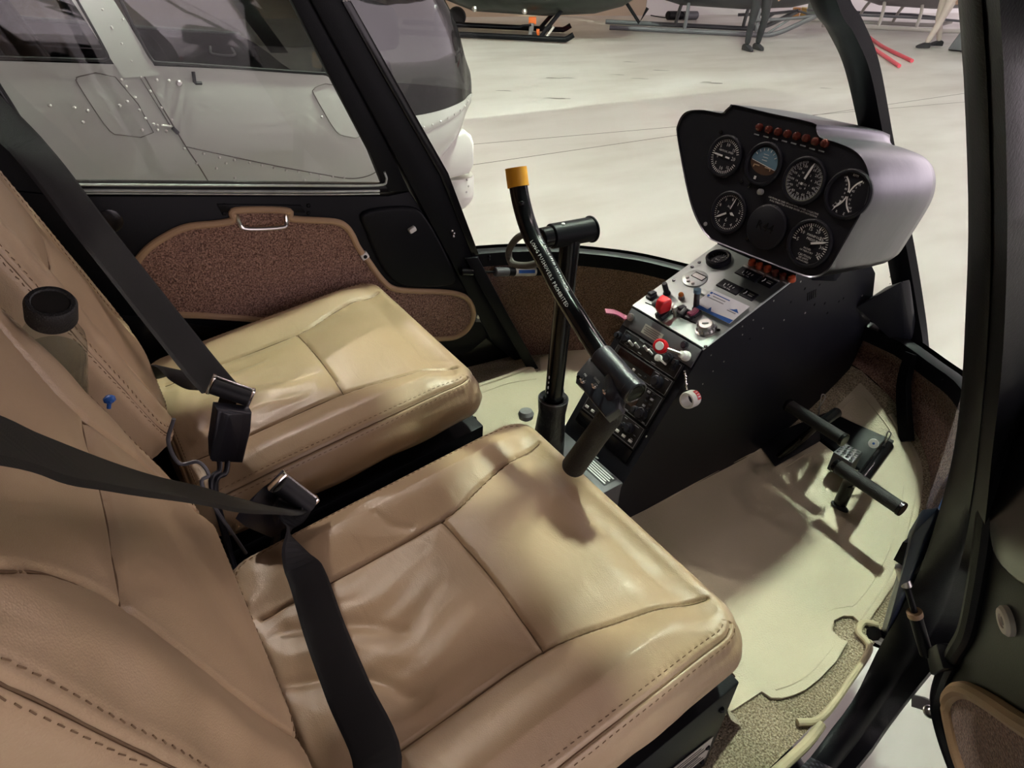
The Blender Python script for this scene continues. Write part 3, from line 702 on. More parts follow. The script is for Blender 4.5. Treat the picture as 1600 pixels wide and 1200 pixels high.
F3 = frame(hq[0], hq[1]-hq[0], hq[4]-hq[0]); Fi = F3.inverted(); hb.prism([(Fi@p).xy for p in hq], .006, 'black', F3, .001); hb.obj('hinge_plate', rdoor)
bb = MB(); p0 = RDF@V((*rd(1463, 1112), .008)); ax = (RDF@V((*rd(1452, 1118), .03))-p0).normalized(); bb.cyl(p0-ax*.006, p0+ax*.012, .006, 'steel', 12, .001); bb.cyl(p0+ax*.002, p0+ax*.005, .010, 'steel', 16, .001); bb.obj('hinge_bolt', rdoor, 'steel hinge bolt')
br = MB(); br.hull([RDF@V((*rd(*p), z)) for p in ((1470, 1015), (1488, 1005), (1500, 1045), (1478, 1055)) for z in (-.01, .02)], 'black', .003); br.obj('strut_bracket', rdoor)

# ------------------------------------------------------------------ gas struts
def strut(a, b, f, name, label, lab=False, ra=.0045, rb=.009):
    a, b = V(a), V(b); m = a.lerp(b, f); t = (b-a).normalized()
    s = thing(name, a, label, 'strut')
    r = MB(); r.cyl(a, m, ra, 'black', 12); r.obj('rod', s)
    r = MB(); r.cyl(m, b, rb, 'black', 16, .001); bo = r.obj('cylinder_body', s)
    r = MB(); r.cyl(a-t*.004, a+t*.03, rb*.95, 'steel' if not lab else 'blackgloss', 12, .002); r.obj('end_fitting', s, 'steel end fitting')
    return s, a, b, t, m
s, a, b, t, m = strut(atY(1409, 888, -.575), RDF@V((*rd(1472, 1022), .02)), .52, 'gas_strut', 'thin black gas strut joining the cabin sill to the open right door')
r = MB(); r.cyl(m-t*.004, m+t*.004, .0105, 'binding', 16); r.obj('collar', s)
r = MB(); p = b; r.cyl(p-t*.006, p+V((.03, -.02, -.008)), .010, 'black', 12, .002); r.obj('ball_end', s)
a, b = atY(722, 425, .555), atY(868, 424, .54)
s, a, b, t, m = strut(a, b, .40, 'gas_strut', 'black gas strut with blue and white sticker beside the far door post', True, .003, .0115)
r = MB(); r.cyl(a.lerp(b, .33), a.lerp(b, .47), .0125, 'plateg', 14, .002); r.obj('clevis', s)
q0, q1 = atY(800, 426, .54), atY(831, 425, .54); tt = (b-a)
p0 = a.lerp(b, (800-722)/146); p1 = a.lerp(b, (833-722)/146)
r = MB(); r.cyl(p0, p1, .0119, 'white', 20); lab = (CAM-p0).normalized(); lab = (lab-t*lab.dot(t)).normalized()
X = frame(p0.lerp(p1, .5)+lab*.0118, t, t.cross(lab)*-1)
if X.col[2].xyz.dot(lab) < 0: X = X@Matrix.Rotation(pi, 4, 'X')
r.box((0, 0, 0), ((p1-p0).length*.78, .009, .002), 'cardblue', X); r.obj('sticker', s, 'white sticker with blue stripe')
r = MB(); r.cyl(a, a+V((-.0, .02, .01)), .006, 'blackgloss', 10); r.obj('ball_end', s)

# ------------------------------------------------------------------ folder in the map pocket
bf = thing('map_folder', atY(1450, 850, -.585), 'blue folder tucked in the side pocket beside the open door', 'folder')
q = [atY(u, v, -.575) for u, v in ((1492, 735), (1496, 760), (1436, 900), (1424, 884))]
f = MB(); f.hull(q+[p+V((.012, -.012, 0)) for p in q], 'bluefolder', .001); f.obj('cover', bf)
q = [atY(u, v, -.585) for u, v in ((1494, 765), (1482, 850), (1455, 885), (1438, 900))]
f = MB(); f.hull(q+[p+V((.015, -.012, 0)) for p in q], 'clearbag', .002); f.obj('plastic_sleeve', bf, 'pale crumpled plastic sleeve')

# ------------------------------------------------------------------ floor mats
def floor_mat(name, px, label, seam=None, extra=None):
    m_ = thing(name, on_floor(*px[0]), label, 'floor mat', 'cabin floor mats')
    pts = [on_floor(*p, .005) if not isinstance(p, V) else p for p in px]
    b = bmesh.new(); vs = [b.verts.new(p) for p in pts]; f = b.faces.new(vs)
    bmesh.ops.triangulate(b, faces=[f])
    for _ in range(4): bmesh.ops.subdivide_edges(b, edges=[e for e in b.edges if e.calc_length() > .05], cuts=1); bmesh.ops.triangulate(b, faces=[f for f in b.faces if len(f.verts) > 3])
    for v in b.verts: v.co.z = fz(v.co.x)+.006+.0015*sin(v.co.x*17)*sin(v.co.y*23)
    r = bmesh.ops.extrude_face_region(b, geom=list(b.faces))
    for v in r['geom']:
        if isinstance(v, bmesh.types.BMVert): v.co.z -= .0045
    k = MB(); k.bm(b, 'mat'); k.obj('mat_sheet', m_)
    if seam:
        for sp in seam:
            e = MB(); e.tube(smooth_path([on_floor(*p, .0055) for p in sp], 6), .0016, 'mat', 6); e.obj('seam', m_)
    if extra:
        e = MB(); e.tube(smooth_path([on_floor(*p, .006) for p in extra], 6), .007, 'mat', 8, flat=.6); e.obj('edge_roll', m_)
V_ = V
floor_mat('floor_mat', [V_((.50, -.50, .005)), V_((.50, -.098, .005)), (985, 804), (1185, 694), (1210, 727), (1277, 688), (1338, 735), (1392, 692), (1300, 642), (1344, 598), (1366, 620), (1387, 650), (1410, 682), (1425, 710), (1433, 735), (1432, 765), (1426, 800), (1417, 840), (1403, 880), (1385, 920), (1367, 950), (1346, 975), (1333, 963), (1318, 962), (1303, 970), (1300, 986), (1314, 1000), (1325, 1002), (1306, 1034), (1280, 1061), (1258, 1078), (1240, 1086), (1222, 1091), (1205, 1090), (1190, 1080)],
          'beige vinyl mat with dark pedal shadows on the pilot side of the console',
          [((1352, 622), (1388, 668), (1407, 710), (1412, 760), (1400, 830), (1372, 895), (1338, 942), (1322, 948)), ((1322, 948), (1296, 955), (1282, 978), (1306, 1006)), ((1306, 1006), (1270, 1048), (1240, 1068), (1212, 1078)), ((1310, 643), (1335, 622)), ((1005, 800), (1183, 706), (1206, 738)), ((1222, 733), (1279, 702), (1320, 728))],
          ((1392, 648), (1428, 708), (1437, 745), (1430, 800), (1405, 885), (1350, 972)))
floor_mat('floor_mat', [V_((.50, .52, .005)), (745, 603), (832, 571), (838, 582), (845, 579), (843, 560), (860, 553), (905, 541), (940, 528), V_((1.16, .40, .01)), V_((1.20, .13, .02)), V_((.80, .115, .005)), V_((.50, .115, .005))],
          'beige vinyl mat on the far side of the console, behind the cyclic post',
          [((735, 622), (790, 600), (838, 592)), ((850, 585), (862, 566), (905, 552))], ((740, 605), (790, 588), (832, 572)))
# ------------------------------------------------------------------ lower part of the far door post, leaning in to the floor
def lean(u, v): return at(u, v, (0, 1, -.19), .496)
q = [lean(*p) for p in ((726, 402), (758, 462), (826, 580), (839, 571), (792, 488), (745, 398))]
FL_ = frame(q[0], q[2]-q[0], V((0, 0, 1))); Fi = FL_.inverted()
lp = MB(); lp.prism([(Fi@p).xy for p in q], .012, 'black', FL_@T(0, 0, -.006), .002); lp.obj('door_post', cabin)

# ------------------------------------------------------------------ instrument console
con = thing('instrument_console', (1.0, 0, 0), 'black instrument console with round gauge pod, switch panel and radio stack', 'instrument console')
SXF = frame((0, .1, 0), (1, 0, 0), (0, 0, 1))           # z axis towards -y
body = MB()
bpoly = [(.70, .0), (.70, .112), (.7225, .149), (.8605, .384), (1.092, .4745), (1.092, .535), (1.28, .525), (1.405, .42), (1.475, .262), (1.455, .135), (1.33, .06), (1.17, -.005)]
body.prism(bpoly, .2, 'console', SXF)
bo = body.obj('console_body', con, angle=20)
for u, v, r in ((1251, 440, .0035), (1258, 451, .006), (1281, 445, .005), (1236, 472, .005), (1273, 476, .006), (1289, 474, .006), (1258, 489, .004), (1293, 489, .006), (1209, 470, .003), (1225, 500, .0035), (1192, 513, .003), (1172, 529, .0045), (1318, 466, .005), (1347, 462, .004), (1354, 470, .004), (1311, 471, .005), (1391, 432, .004), (1391, 443, .004), (1177, 500, .003), (1160, 523, .003), (1111, 555, .003), (1114, 580, .003), (1131, 565, .003), (1010, 682, .004), (1098, 600, .003), (1160, 510, .003)):
    p = atY(u, v, -.1); s_ = MB(); s_.ball(tuple(p), r*.62, 'steel' if r < .0045 else 'black', 8, (1, .5, 1)); s_.obj('screw', con)
vt = MB()
for k in range(5): p = atY(1262+k*3.2, 464-k*1.5, -.1005); vt.tube([p+V((-.004, 0, .010)), p+V((.004, 0, -.010))], .001, 'blackgloss', 6)
vt.obj('vent_slots', con)
nb = MB(); nb.hull([(1.13, -.1, .515), (1.26, -.1, .505), (1.25, -.1, .44), (1.15, -.1, .46), (1.13, -.145, .53), (1.26, -.13, .525), (1.235, -.104, .44)], 'console', .003); nb.obj('pod_bracket', con)
# foot plate behind the radios
fp = MB(); fp.hull([(.535, -.1, .0), (.70, -.1, .0), (.535, .1, .0), (.70, .1, .0), (.535, -.1, .112), (.705, -.1, .124), (.535, .1, .112), (.705, .1, .124)], 'plateg', .003); fo = fp.obj('foot_plate', con, 'dark grey plate around the cyclic base')
def onfp(u, v): return at(u, v, (-.07, 0, 1), .0746)
A = onfp(936, 738); X = frame(tuple(A), (0, -1, 0), (1, 0, .07))
t = MB(); t.prism([(-.038, -.016), (.036, -.016), (.036, .016), (-.038, .016)], .0006, 'radio', X)
for k in range(5): t.box((-.001, .011-.0055*k, .0008), (.066-.008*(k % 2), .0028, .0004), 'print', X)
t.obj('placard', fo, 'black placard with white lines of print')
for u, v in ((895, 664), (915, 725), (963, 721), (880, 671)):
    s_ = MB(); s_.ball(tuple(onfp(u, v)), .004, 'blackgloss', 8, (1, 1, .5)); s_.obj('screw', fo)
k_ = MB(); k_.lathe([(.011, 0), (.011, .002), (0, .002)], 'greyknob', axis_frame(onfp(936, 712), (-.07, 0, 1)), 18); k_.box((0, 0, .005), (.008, .005, .008), 'red', axis_frame(onfp(937, 711), (-.07, 0, 1)), .001); k_.ball((-.008, .002, .004), .003, 'print', 8, X=axis_frame(onfp(936, 712), (-.07, 0, 1))); k_.obj('fuel_toggle', fo, 'small red and white toggle')
ar = MB(); ar.tube(smooth_path([onfp(880, 664)+V((0, 0, .001)), onfp(893, 668)+V((0, 0, .001)), onfp(903, 682)+V((0, 0, .001))], 5), .0012, 'print', 6); ar.obj('arc_mark', fo)
kn = MB(); kn.lathe([(.0, .026), (.014, .024), (.018, .016), (.016, .006), (.008, .0)], 'greyknob', axis_frame(onfp(822, 656), (0, .1, 1)), 20); kn.obj('trim_knob', con, 'grey rounded trim knob')

# ---- gauge pod
PFo = V((1.0, 0, .6)); PF = frame(PFo, (0, -1, 0), (.2, 0, 1)); PFn = PF.col[2].xyz; PFi = PF.inverted()
def pf(u, v): q = PFi@at(u, v, PFn, PFn.dot(PFo)); return (q.x, q.y)
def c1(a, b): return pf(1040+a/3.636, 150+b/3.636)
ol = [c1(*p) for p in ((75, 225), (78, 165), (105, 110), (150, 84), (230, 82), (325, 99), (350, 82), (375, 60), (402, 52), (600, 98), (845, 153), (865, 185), (885, 235), (970, 262), (1060, 298), (1110, 335), (1145, 385), (1165, 450), (1166, 520), (1150, 600), (1110, 690), (1030, 830), (950, 968), (915, 1005), (870, 1028), (800, 1024), (600, 950), (300, 832), (250, 800), (205, 740), (160, 640), (120, 480))]
om = [(p.x, p.y) for p in smooth_path([(a, b, 0) for a, b in ol], 3, closed=True)]
cx, cy = 0.0, .07
pod = MB(); loops = []
for dz, sc, dn_ in ((.004, .985, 0), (.006, 1.0, 0), (.0, 1.004, 0), (-.05, 1.0, -.006), (-.15, .985, -.02), (-.22, .965, -.030), (-.255, .93, -.036), (-.275, .86, -.040), (-.283, .7, -.042)):
    L = []
    for a, b in om:
        p = PF@V((cx+(a-cx)*sc, cy+(b-cy)*sc, 0)); p = p+V((-dz if dz < 0 else 0, 0, dn_))+(PFn*dz if dz > 0 else V((0, 0, 0))); L.append(p)
    loops.append(L)
pod.loft(loops, 'alu'); pod.add(loops[-1], [list(range(len(om)))], 'alu'); po = pod.obj('gauge_pod', con, 'brushed metal pod housing')
fc = MB(); fc.prism([(cx+(a-cx)*.988, cy+(b-cy)*.988) for a, b in om], .003, 'face', PF@T(0, 0, -.0005)); fc.obj('gauge_panel', con)
def polar(r, a): a = radians(90-a); return (r*cos(a), r*sin(a))
def gauge(name, a, b, r, ticks, needles, nums, texts=(), lab=None, arcs=(), dial='dial', extra=None, tcol='print'):
    X = PF@T(a, b, .003); g = MB()
    g.lathe([(r*1.07, 0), (r*1.07, .004), (r*1.0, .006), (r*.94, .006), (r*.90, .002)], 'face', X, 40)
    g.lathe([(r*.91, .0015), (0, .0015)], dial, X, 40)
    for k0, n, a0, a1, l, wd in ticks:
        for k in range(n):
            t = radians(90-(a0+(a1-a0)*k/max(1, n-1))); g.box((r*(.86-l/2), 0, .0022), (r*l, r*wd, .0004), k0, X@Matrix.Rotation(t, 4, 'Z'))
    for ang, tx, sz, rr in nums: x, y = polar(r*rr, ang); g.text(tx, r*sz, X@T(x, y, .0021), tcol)
    for tx, x, y, sz in texts: g.text(tx, r*sz, X@T(x*r, y*r, .0021), tcol)
    for col, a0, a1, rr, wd in arcs:
        vs = []; n = 14
        for k in range(n):
            for q in (rr, rr+wd): x, y = polar(r*q, a0+(a1-a0)*k/(n-1)); vs.append((x, y, .0023))
        g.add(vs, [[2*k, 2*k+1, 2*k+3, 2*k+2] for k in range(n-1)], col, X)
    if extra: extra(g, X, r)
    o = g.obj(name, con, lab)
    for ang, l, wd, back in needles:
        nd = MB(); Y = X@Matrix.Rotation(radians(-ang), 4, 'Z')
        nd.prism([(-r*wd, -r*back), (r*wd, -r*back), (r*wd, r*l*.75), (0, r*l), (-r*wd, r*l*.75)], .001, tcol, Y@T(0, 0, .0032)); nd.lathe([(r*.09, .0028), (r*.09, .005), (0, .005)], 'dial', X, 12); nd.obj('needle', o)
    return o
R_ = .0365
vx = c1(345, 345); gauge('vertical_speed_gauge', *vx, R_, [('print', 41, -250, 70, .14, .035)], [(-88, .78, .04, .35)], [(0, '10', .26, .58), (48, '15', .22, .6), (90, '20', .26, .58), (140, '15', .2, .62), (180, '10', .26, .6), (225, '5', .22, .6), (-45, '5', .22, .6), (-100, '0', .26, .45)], [('VERTICAL SPEED', 0, .25, .13)], 'vertical speed gauge with white pointer')
def adi(g, X, r):
    n = 24; vs = [(r*.8*cos(pi*k/n), r*.8*sin(pi*k/n), .0024) for k in range(n+1)]; g.add(vs, [list(range(n+1))], 'sky', X@Matrix.Rotation(radians(-8), 4, 'Z'))
    g.add([(v[0], -v[1]*.62, v[2]) for v in vs], [list(range(n+1))[::-1]], 'earth', X@Matrix.Rotation(radians(-8), 4, 'Z'))
    for s in (-1, 1): g.box((s*.34*r, -.12*r, .0032), (r*.34, r*.05, .0005), 'binding', X); g.box((s*.5*r, -.18*r, .0032), (r*.05, r*.12, .0005), 'binding', X)
    for k in range(-3, 4): x, y = polar(r*.7, k*18); g.box((0, r*.7, .003), (r*.03, r*.12, .0005), 'print', X@Matrix.Rotation(radians(k*18), 4, 'Z'))
    for k in range(3): g.box((0, r*(.18+.14*k), .003), (r*.3, r*.02, .0004), 'print', X)
    g.box((.02*r, -.02*r, .003), (r*1.5, r*.025, .0004), 'print', X@Matrix.Rotation(radians(-8), 4, 'Z'))
    g.box((-.18*r, -.72*r, .0032), (r*.12, r*.16, .001), 'print', X)
gauge('attitude_indicator', *c1(565, 388), .036, [], [], [], (), 'artificial horizon with blue sky half', extra=adi)
gauge('airspeed_gauge', *c1(795, 482), .038, [('printdim', 60, 15, 350, .10, .03), ('printdim', 30, 20, 345, .18, .04)], [(14, .86, .045, .2)], [(a_, t_, .17, .62) for a_, t_ in zip(range(30, 345, 26), ('10', '20', '30', '40', '50', '60', '70', '80', '90', '100', '110', '120', '130'))]+[(a_, t_, .13, .36) for a_, t_ in zip(range(40, 340, 36), ('2', '4', '6', '8', '10', '12', '14', '16', '18'))], [('KNOTS', 0, -.16, .13)], 'airspeed gauge with pale needle', arcs=[('lcd', 60, 300, .86, .05)])
def tacho(g, X, r):
    for s, cxx in ((-1, .62), (1, -.62)):
        vs = []; n = 16
        for k in range(n):
            a_ = radians(-58+116*k/(n-1))
            for q in (.50, .545): vs.append((s*(-.78+q*1.45*cos(a_))*r, q*1.5*sin(a_)*r, .0024))
        g.add(vs, [[2*k, 2*k+1, 2*k+3, 2*k+2] for k in range(n-1)], 'print', X)
        for k in range(9):
            a_ = radians(-56+112*k/8); g.text(str(110-k*5) if k % 2 else '0', r*.13, X@T(s*(-.78+.62*cos(a_))*r, .74*sin(a_)*r, .0022), 'print')
    g.text('R      E', r*.16, X@T(0, -.8*r, .0022), 'print'); g.text('RPM', r*.14, X@T(0, .8*r, .0022), 'print')
gauge('rotor_tachometer', *c1(1045, 560), .038, [], [(205, .9, .02, -.35)], [], (), 'dual tachometer with curved scales', extra=tacho)
def alt_x(g, X, r):
    g.hull([X@V((x*r, y*r, z)) for x, y in ((.1, .02), (.22, .07), (.42, -.06), (.2, -.08)) for z in (.0032, .0042)], 'print')
    g.text('ALT', r*.15, X@T(-.05*r, .28*r, .0022), 'print'); g.text('6', r*.3, X@T(0, -.38*r, .0022), 'print')
gauge('altimeter', *c1(367, 662), .0375, [('print', 50, 0, 353, .08, .03)], [(14, .82, .022, -.2), (236, .8, .045, -.05)], [(k*36, str(k), .24, .66) for k in range(10)], (), 'altimeter with two white hands', extra=alt_x)
def blank(g, X, r):
    g.lathe([(r*1.0, 0), (r*1.0, .0065), (r*.96, .0075), (0, .0075)], 'face', X, 44); g.text('R44', r*.62, X@T(0, .0, .0077), 'blackgloss')
gauge('cover_plate', *c1(583, 745), .038, [], [], [], (), 'blank round cover with raised lettering', extra=blank)
gauge('manifold_pressure_gauge', *c1(826, 838), .0395, [('print', 31, -90, 125, .11, .028), ('print', 7, -90, 125, .17, .05)], [(68, .86, .045, .02)], [(-90, '5', .22, .6), (-55, '10', .22, .62), (-19, '15', .22, .62), (17, '20', .22, .6), (53, '25', .22, .58), (89, '30', .22, .6), (118, '35', .22, .66)], [('MANIFOLD', .1, .34, .15), ('PRESSURE', .1, .18, .15), ('INCHES', 0, -.24, .11), ('OF MERCURY', 0, -.36, .11), ('CAUTION', 0, -.56, .15), ('SEE LIMITS', 0, -.68, .11), ('IN PLACARD', 0, -.79, .11)], 'manifold pressure gauge with white needle', arcs=[('placard', 18, 60, .88, .05), ('printdim', 200, 250, .9, .03)])
for k in range(8):
    u, v = 1040+(540+k*53)/3.636, 150+(180+k*12.2+(6 if k > 5 else 0))/3.636; a, b = pf(u, v)
    l = MB(); l.lathe([(.0075, .002), (.0075, .005), (.006, .008), (.003, .0095), (0, .0098)], 'lampdark', PF@T(a, b, 0), 14); l.obj('warning_light', con, 'dim orange warning light')
    l = MB(); l.box((a-.001, b-.0125, .0033), (.011, .0022, .0004), 'printdim', PF); l.obj('caption', con)
for k in range(2):
    l = MB(); a, b = pf(1240, 321+k*4.6); l.text(('CAUTION: IN CASE OF LOW RPM, LOWER COLLECTIVE', 'ROLL THROTTLE ON AND ENTER AUTOROTATION')[k], .0042, PF@T(a, b-.0, .0028), 'print'); l.obj('caption', con)
a, b = pf(1191, 300); l = MB(); l.lathe([(.0055, .002), (.0055, .009), (.004, .010), (0, .010)], 'greyknob', PF@T(a, b, 0), 16); l.obj('adjust_knob', con)
for p in ((1104, 350), (1169, 372), (1128, 207), (1160, 284), (1172, 290)):
    a, b = pf(*p); l = MB(); l.lathe([(.004, .002), (.004, .0045), (0, .0048)], 'blackgloss' if p[0] != 1104 else 'printdim', PF@T(a, b, 0), 10); l.obj('screw', con)
for u, v in ((1352, 363), (1317, 409)):
    p = atY(u, v, -.205); l = MB(); l.ball(tuple(p), .004, 'steel', 8); l.obj('screw', con)

# ---- switch panel
SO = V((.8605, 0, .387)); SF = frame(SO, (0, -1, 0), (.23, 0, .09)); SN = SF.col[2].xyz; SI = SF.inverted()
def sp(u, v, h=0): q = SI@at(u, v, SN, SN.dot(SO)+h); return (q.x, q.y)
def c2(a, b): return sp(980+a/5.2167, 370+b/5.2167)
pn = MB(); pn.prism([(-.0995, .0), (.0995, .0), (.0995, .2475), (-.0995, .2475)], .0035, 'panel', SF@T(0, 0, -.001), .0012)
for p in ((530, 255), (588, 218), (380, 365), (745, 770), (640, 905)):
    a, b = c2(*p); pn.lathe([(.0035, .0026), (.0035, .0040), (0, .0042)], 'blackgloss', SF@T(a, b, 0), 10)
sw = pn.obj('switch_panel', con, 'grey satin switch panel')
# round gauge, clock
a, b = c2(745, 200); g = MB(); X = SF@T(a, b, .002)
g.lathe([(.026, 0), (.026, .010), (.022, .013), (.019, .011), (.0185, .004), (0, .004)], 'face', X, 36)
g.text('BAT', .006, X@T(0, -.003, .0046)); g.text('12 14 16', .0055, X@T(0, -.011, .0046)); g.box((.0, .009, .0048), (.0016, .011, .0004), 'print', X@Matrix.Rotation(-.5, 4, 'Z'))
for k in range(9): g.box((0, .0165, .0046), (.001, .003, .0003), 'print', X@Matrix.Rotation(radians(-80+k*20), 4, 'Z'))
g.obj('volt_gauge', con, 'small round black gauge')
a, b = c2(553, 352); g = MB(); X = SF@T(a, b, .002)
g.lathe([(.026, 0), (.026, .003), (.0245, .004), (0, .004)], 'panel', X, 36); g.box((.004, .008, .0045), (.031, .016, .001), 'blackgloss', X, .0004); g.box((.004, .007, .0052), (.028, .012, .0006), 'lcd', X); co = g.obj('clock', con, 'round digital clock')
for x_, y_ in ((-.012, -.009), (-.003, -.016), (.010, -.016)):
    q = MB(); q.lathe([(.0035, .003), (.0035, .008), (0, .0085)], 'steel', X@T(x_, y_, 0), 12); q.obj('button', co)
# air gauges with white digits
for (p0, tx) in (((990, 318), '+:+'), ((838, 420), 'N:77')):
    a, b = c2(*p0); g = MB(); X = SF@T(a, b, .002)@Matrix.Rotation(radians(0), 4, 'Z')
    g.prism([(-.026, -.012), (.026, -.012), (.026, .012), (-.026, .012)], .004, 'face', X, .002); 
    for k in range(4): g.box((-.012+k*.007, .002*(k % 2), .0043), (.0014, .008-.003*(k % 2), .0003), 'print', X@Matrix.Rotation(radians(12-8*k), 4, 'Z'))
    g.text('OIL  FUEL', .004, X@T(-.0, -.009, .0044)); g.obj('twin_gauge', con, 'flat black twin gauge')
    g = MB(); a, b = c2(p0[0]+155, p0[1]+65); X = SF@T(a, b, .002); g.prism([(-.016, -.011), (.016, -.011), (.016, .011), (-.016, .011)], .003, 'face', X, .001); g.box((.004, .003, .0034), (.012, .0025, .0003), 'lcd', X); g.box((.004, -.002, .0034), (.010, .0025, .0003), 'print', X); g.tube([X@V((-.010, -.005, .0034)), X@V((-.008, 0, .0034)), X@V((-.009, .005, .0034))], .0008, 'print', 6); g.obj('flat_gauge', con)
for k, p in enumerate(((1020, 178), (1080, 206), (1147, 230), (1210, 262), (1272, 290), (1345, 312))):
    a, b = sp(980+p[0]/5.2167-.5, 374+p[1]/5.2167, .009); l = MB(); l.lathe([(.008, .002), (.008, .006), (.007, .011), (.004, .0135), (0, .014)], 'lampdark' if k in (3, 4) else 'lamp', SF@T(a, b, 0), 16); l.obj('warning_light', con, 'dim dark red warning light' if k in (3, 4) else 'orange dome warning light')
    l = MB(); l.box((a-.004, b-.013, .0027), (.013, .0022, .0004), 'print', SF); l.obj('caption', con)
def tog(p, h, r, m='black', tilt=(0, 0), lab=None, tip=None):
    a, b = c2(*p) if isinstance(p[0], (int, float)) else p; g = MB(); X = SF@T(a, b, .002)@Matrix.Rotation(tilt[0], 4, 'X')@Matrix.Rotation(tilt[1], 4, 'Y')
    g.lathe([(r*1.35, 0), (r*1.35, .003), (r, .005), (r, h-.002), (r*.85, h), (0, h)], m, X, 16)
    if tip: g.lathe([(r*1.25, h-.004), (r*1.25, h+.004), (0, h+.005)], tip, X, 16)
    return g.obj('toggle_switch', con, lab)
tog((325, 470), .030, .0058, 'plastic', (.1, 0)); tog((560, 600), .042, .0058, 'plastic', (-.25, -.05), tip='sky')
a, b = sp(1064.3, 462, .010); g = MB(); g.lathe([(.0065, .002), (.0065, .010), (.0055, .011)], 'steel', SF@T(a, b, 0), 16); g.ball((a, b, .013), .0055, 'amber', 12, X=SF); g.obj('warning_light', con, 'amber press-to-test light')
# guarded red switch
a, b = c2(300, 650); g = MB(); X = SF@T(a, b, .002)
g.box((0, 0, .006), (.020, .030, .012), 'plastic', X, .002); g.box((.0, -.012, .010), (.006, .006, .016), 'plastic', X, .001); go = g.obj('guarded_switch', con)
g = MB(); g.hull([X@V(p) for p in ((-.011, .012, .012), (.011, .012, .012), (-.013, .016, .034), (.013, .016, .034), (-.007, -.014, .030), (.007, -.014, .030), (-.010, -.004, .043), (.010, -.004, .043), (-.012, .014, .042), (.012, .014, .042), (-.006, -.012, .014), (.006, -.012, .014))], 'red', .003, 3); g.obj('guard', go, 'red flip-up guard')
g = MB(); g.lathe([(.004, .0), (.004, .018), (.006, .020), (.005, .027), (0, .028)], 'steel', X@T(.020, .012, 0), 12); g.obj('toggle', go)
# rocker strip
for k, p in enumerate(((200, 500), (250, 560), (440, 620), (475, 640), (520, 665), (560, 640))):
    a, b = c2(*p); g = MB(); X = SF@T(a, b, .002)@Matrix.Rotation(radians(0), 4, 'Z')
    g.box((0, 0, .004), (.014, .020, .008), 'plastic', X, .001); r_ = g.obj('rocker_switch', con)
    g = MB(); g.box((0, .0, .010), (.011, .016, .006), 'pink' if k in (4, 5) else 'plastic', X@Matrix.Rotation(radians(18 if k % 2 else -18), 4, 'X'), .001); g.obj('rocker', r_, 'pale pink rocker' if k in (4, 5) else None)
g = MB(); a, b = c2(150, 545); a2, b2 = c2(560, 715); g.tube([SF@V((a, b, .003)), SF@V((a2, b2, .003))], .0012, 'blackgloss', 6); g.obj('trim_line', con)
a, b = sp(1102.7, 510, .012); g = MB(); X = SF@T(a, b, .002)
g.lathe([(.020, 0), (.020, .0015), (.0165, .003), (.016, .006), (.0145, .008), (.0145, .016), (.0125, .0185), (0, .0185)], 'steel', X, 28)
for k in range(10): x_, y_ = polar(.0158, k*36); g.box((x_, y_, .007), (.0035, .0035, .007), 'greyknob', X)
ko = g.obj('selector_knob', con, 'round silver key switch'); g = MB(); g.box((0, 0, .0195), (.012, .003, .002), 'greyknob', X@Matrix.Rotation(.7, 4, 'Z'), .0005); g.obj('key_slot', ko)
g = MB(); a, b = c2(640, 480); g.box((a, b, .006), (.022, .014, .008), 'panel', SF, .002); g.obj('indicator_block', con)
ed = MB(); ed.tube([SF@V((.0995, -.003, .0)), SF@V((.0995, .248, .0))], .0016, 'panel', 8); ed.obj('panel_edge', con, 'pale metal edge of the switch panel')

# business card lying on the switch panel
card = thing('business_card', SF@V((0, .08, .02)), 'white and blue business card lying on the grey switch panel', 'card')
cq = [c2(*p) for p in ((700, 458), (1010, 600), (800, 755), (552, 600))]
def cpt(s_, t_): 
    a = (cq[0][0]*(1-s_)+cq[1][0]*s_)*(1-t_)+(cq[3][0]*(1-s_)+cq[2][0]*s_)*t_; b = (cq[0][1]*(1-s_)+cq[1][1]*s_)*(1-t_)+(cq[3][1]*(1-s_)+cq[2][1]*s_)*t_
    return a, b
CX = V((*cpt(.0, 0), 0)); U_ = V((*cpt(1, 0), 0))-CX; W_ = V((*cpt(0, 1), 0))-CX
cw, ch = .094, .052; mid = V((*cpt(.5, .5), .011)); CF = SF@frame(mid, U_, -W_)
if CF.col[2].xyz.dot(SN) < 0: CF = CF@Matrix.Rotation(pi, 4, 'X')
cw = U_.length*.98; ch = W_.length*.98
g = MB(); g.prism([(-cw/2, -ch/2), (cw/2, -ch/2), (cw/2, ch/2), (-cw/2, ch/2)], .0009, 'cardwhite', CF)
g.prism([(-cw/2+.001, -ch/2), (cw/2, -ch/2), (cw/2, -ch/2+.011), (-.005, -ch/2+.007), (-.012, -ch/2+.017), (-.014, -ch/2+.008), (-cw/2+.001, -ch/2+.010)], .0003, 'cardblue', CF@T(0, 0, .0009))
for k in range(3): g.box((-cw/2+.03-.004*(k > 1), ch/2-.008-k*.007, .0011), (.040-.010*(k % 2), .0022, .0003), 'cardblue' if k == 0 else 'printdim', CF)
for k in range(2): g.box((-cw/2+.006, ch/2-.009-k*.009, .0011), (.005, .005, .0003), 'cardblue', CF)
g.prism([(cw/2-.026, .002), (cw/2-.004, .002), (cw/2-.014, .010), (cw/2-.018, .006)], .0003, 'cardblue', CF@T(0, 0, .0009)); g.box((cw/2-.018, -.002, .0011), (.020, .002, .0003), 'printdim', CF)
g.obj('card_sheet', card)

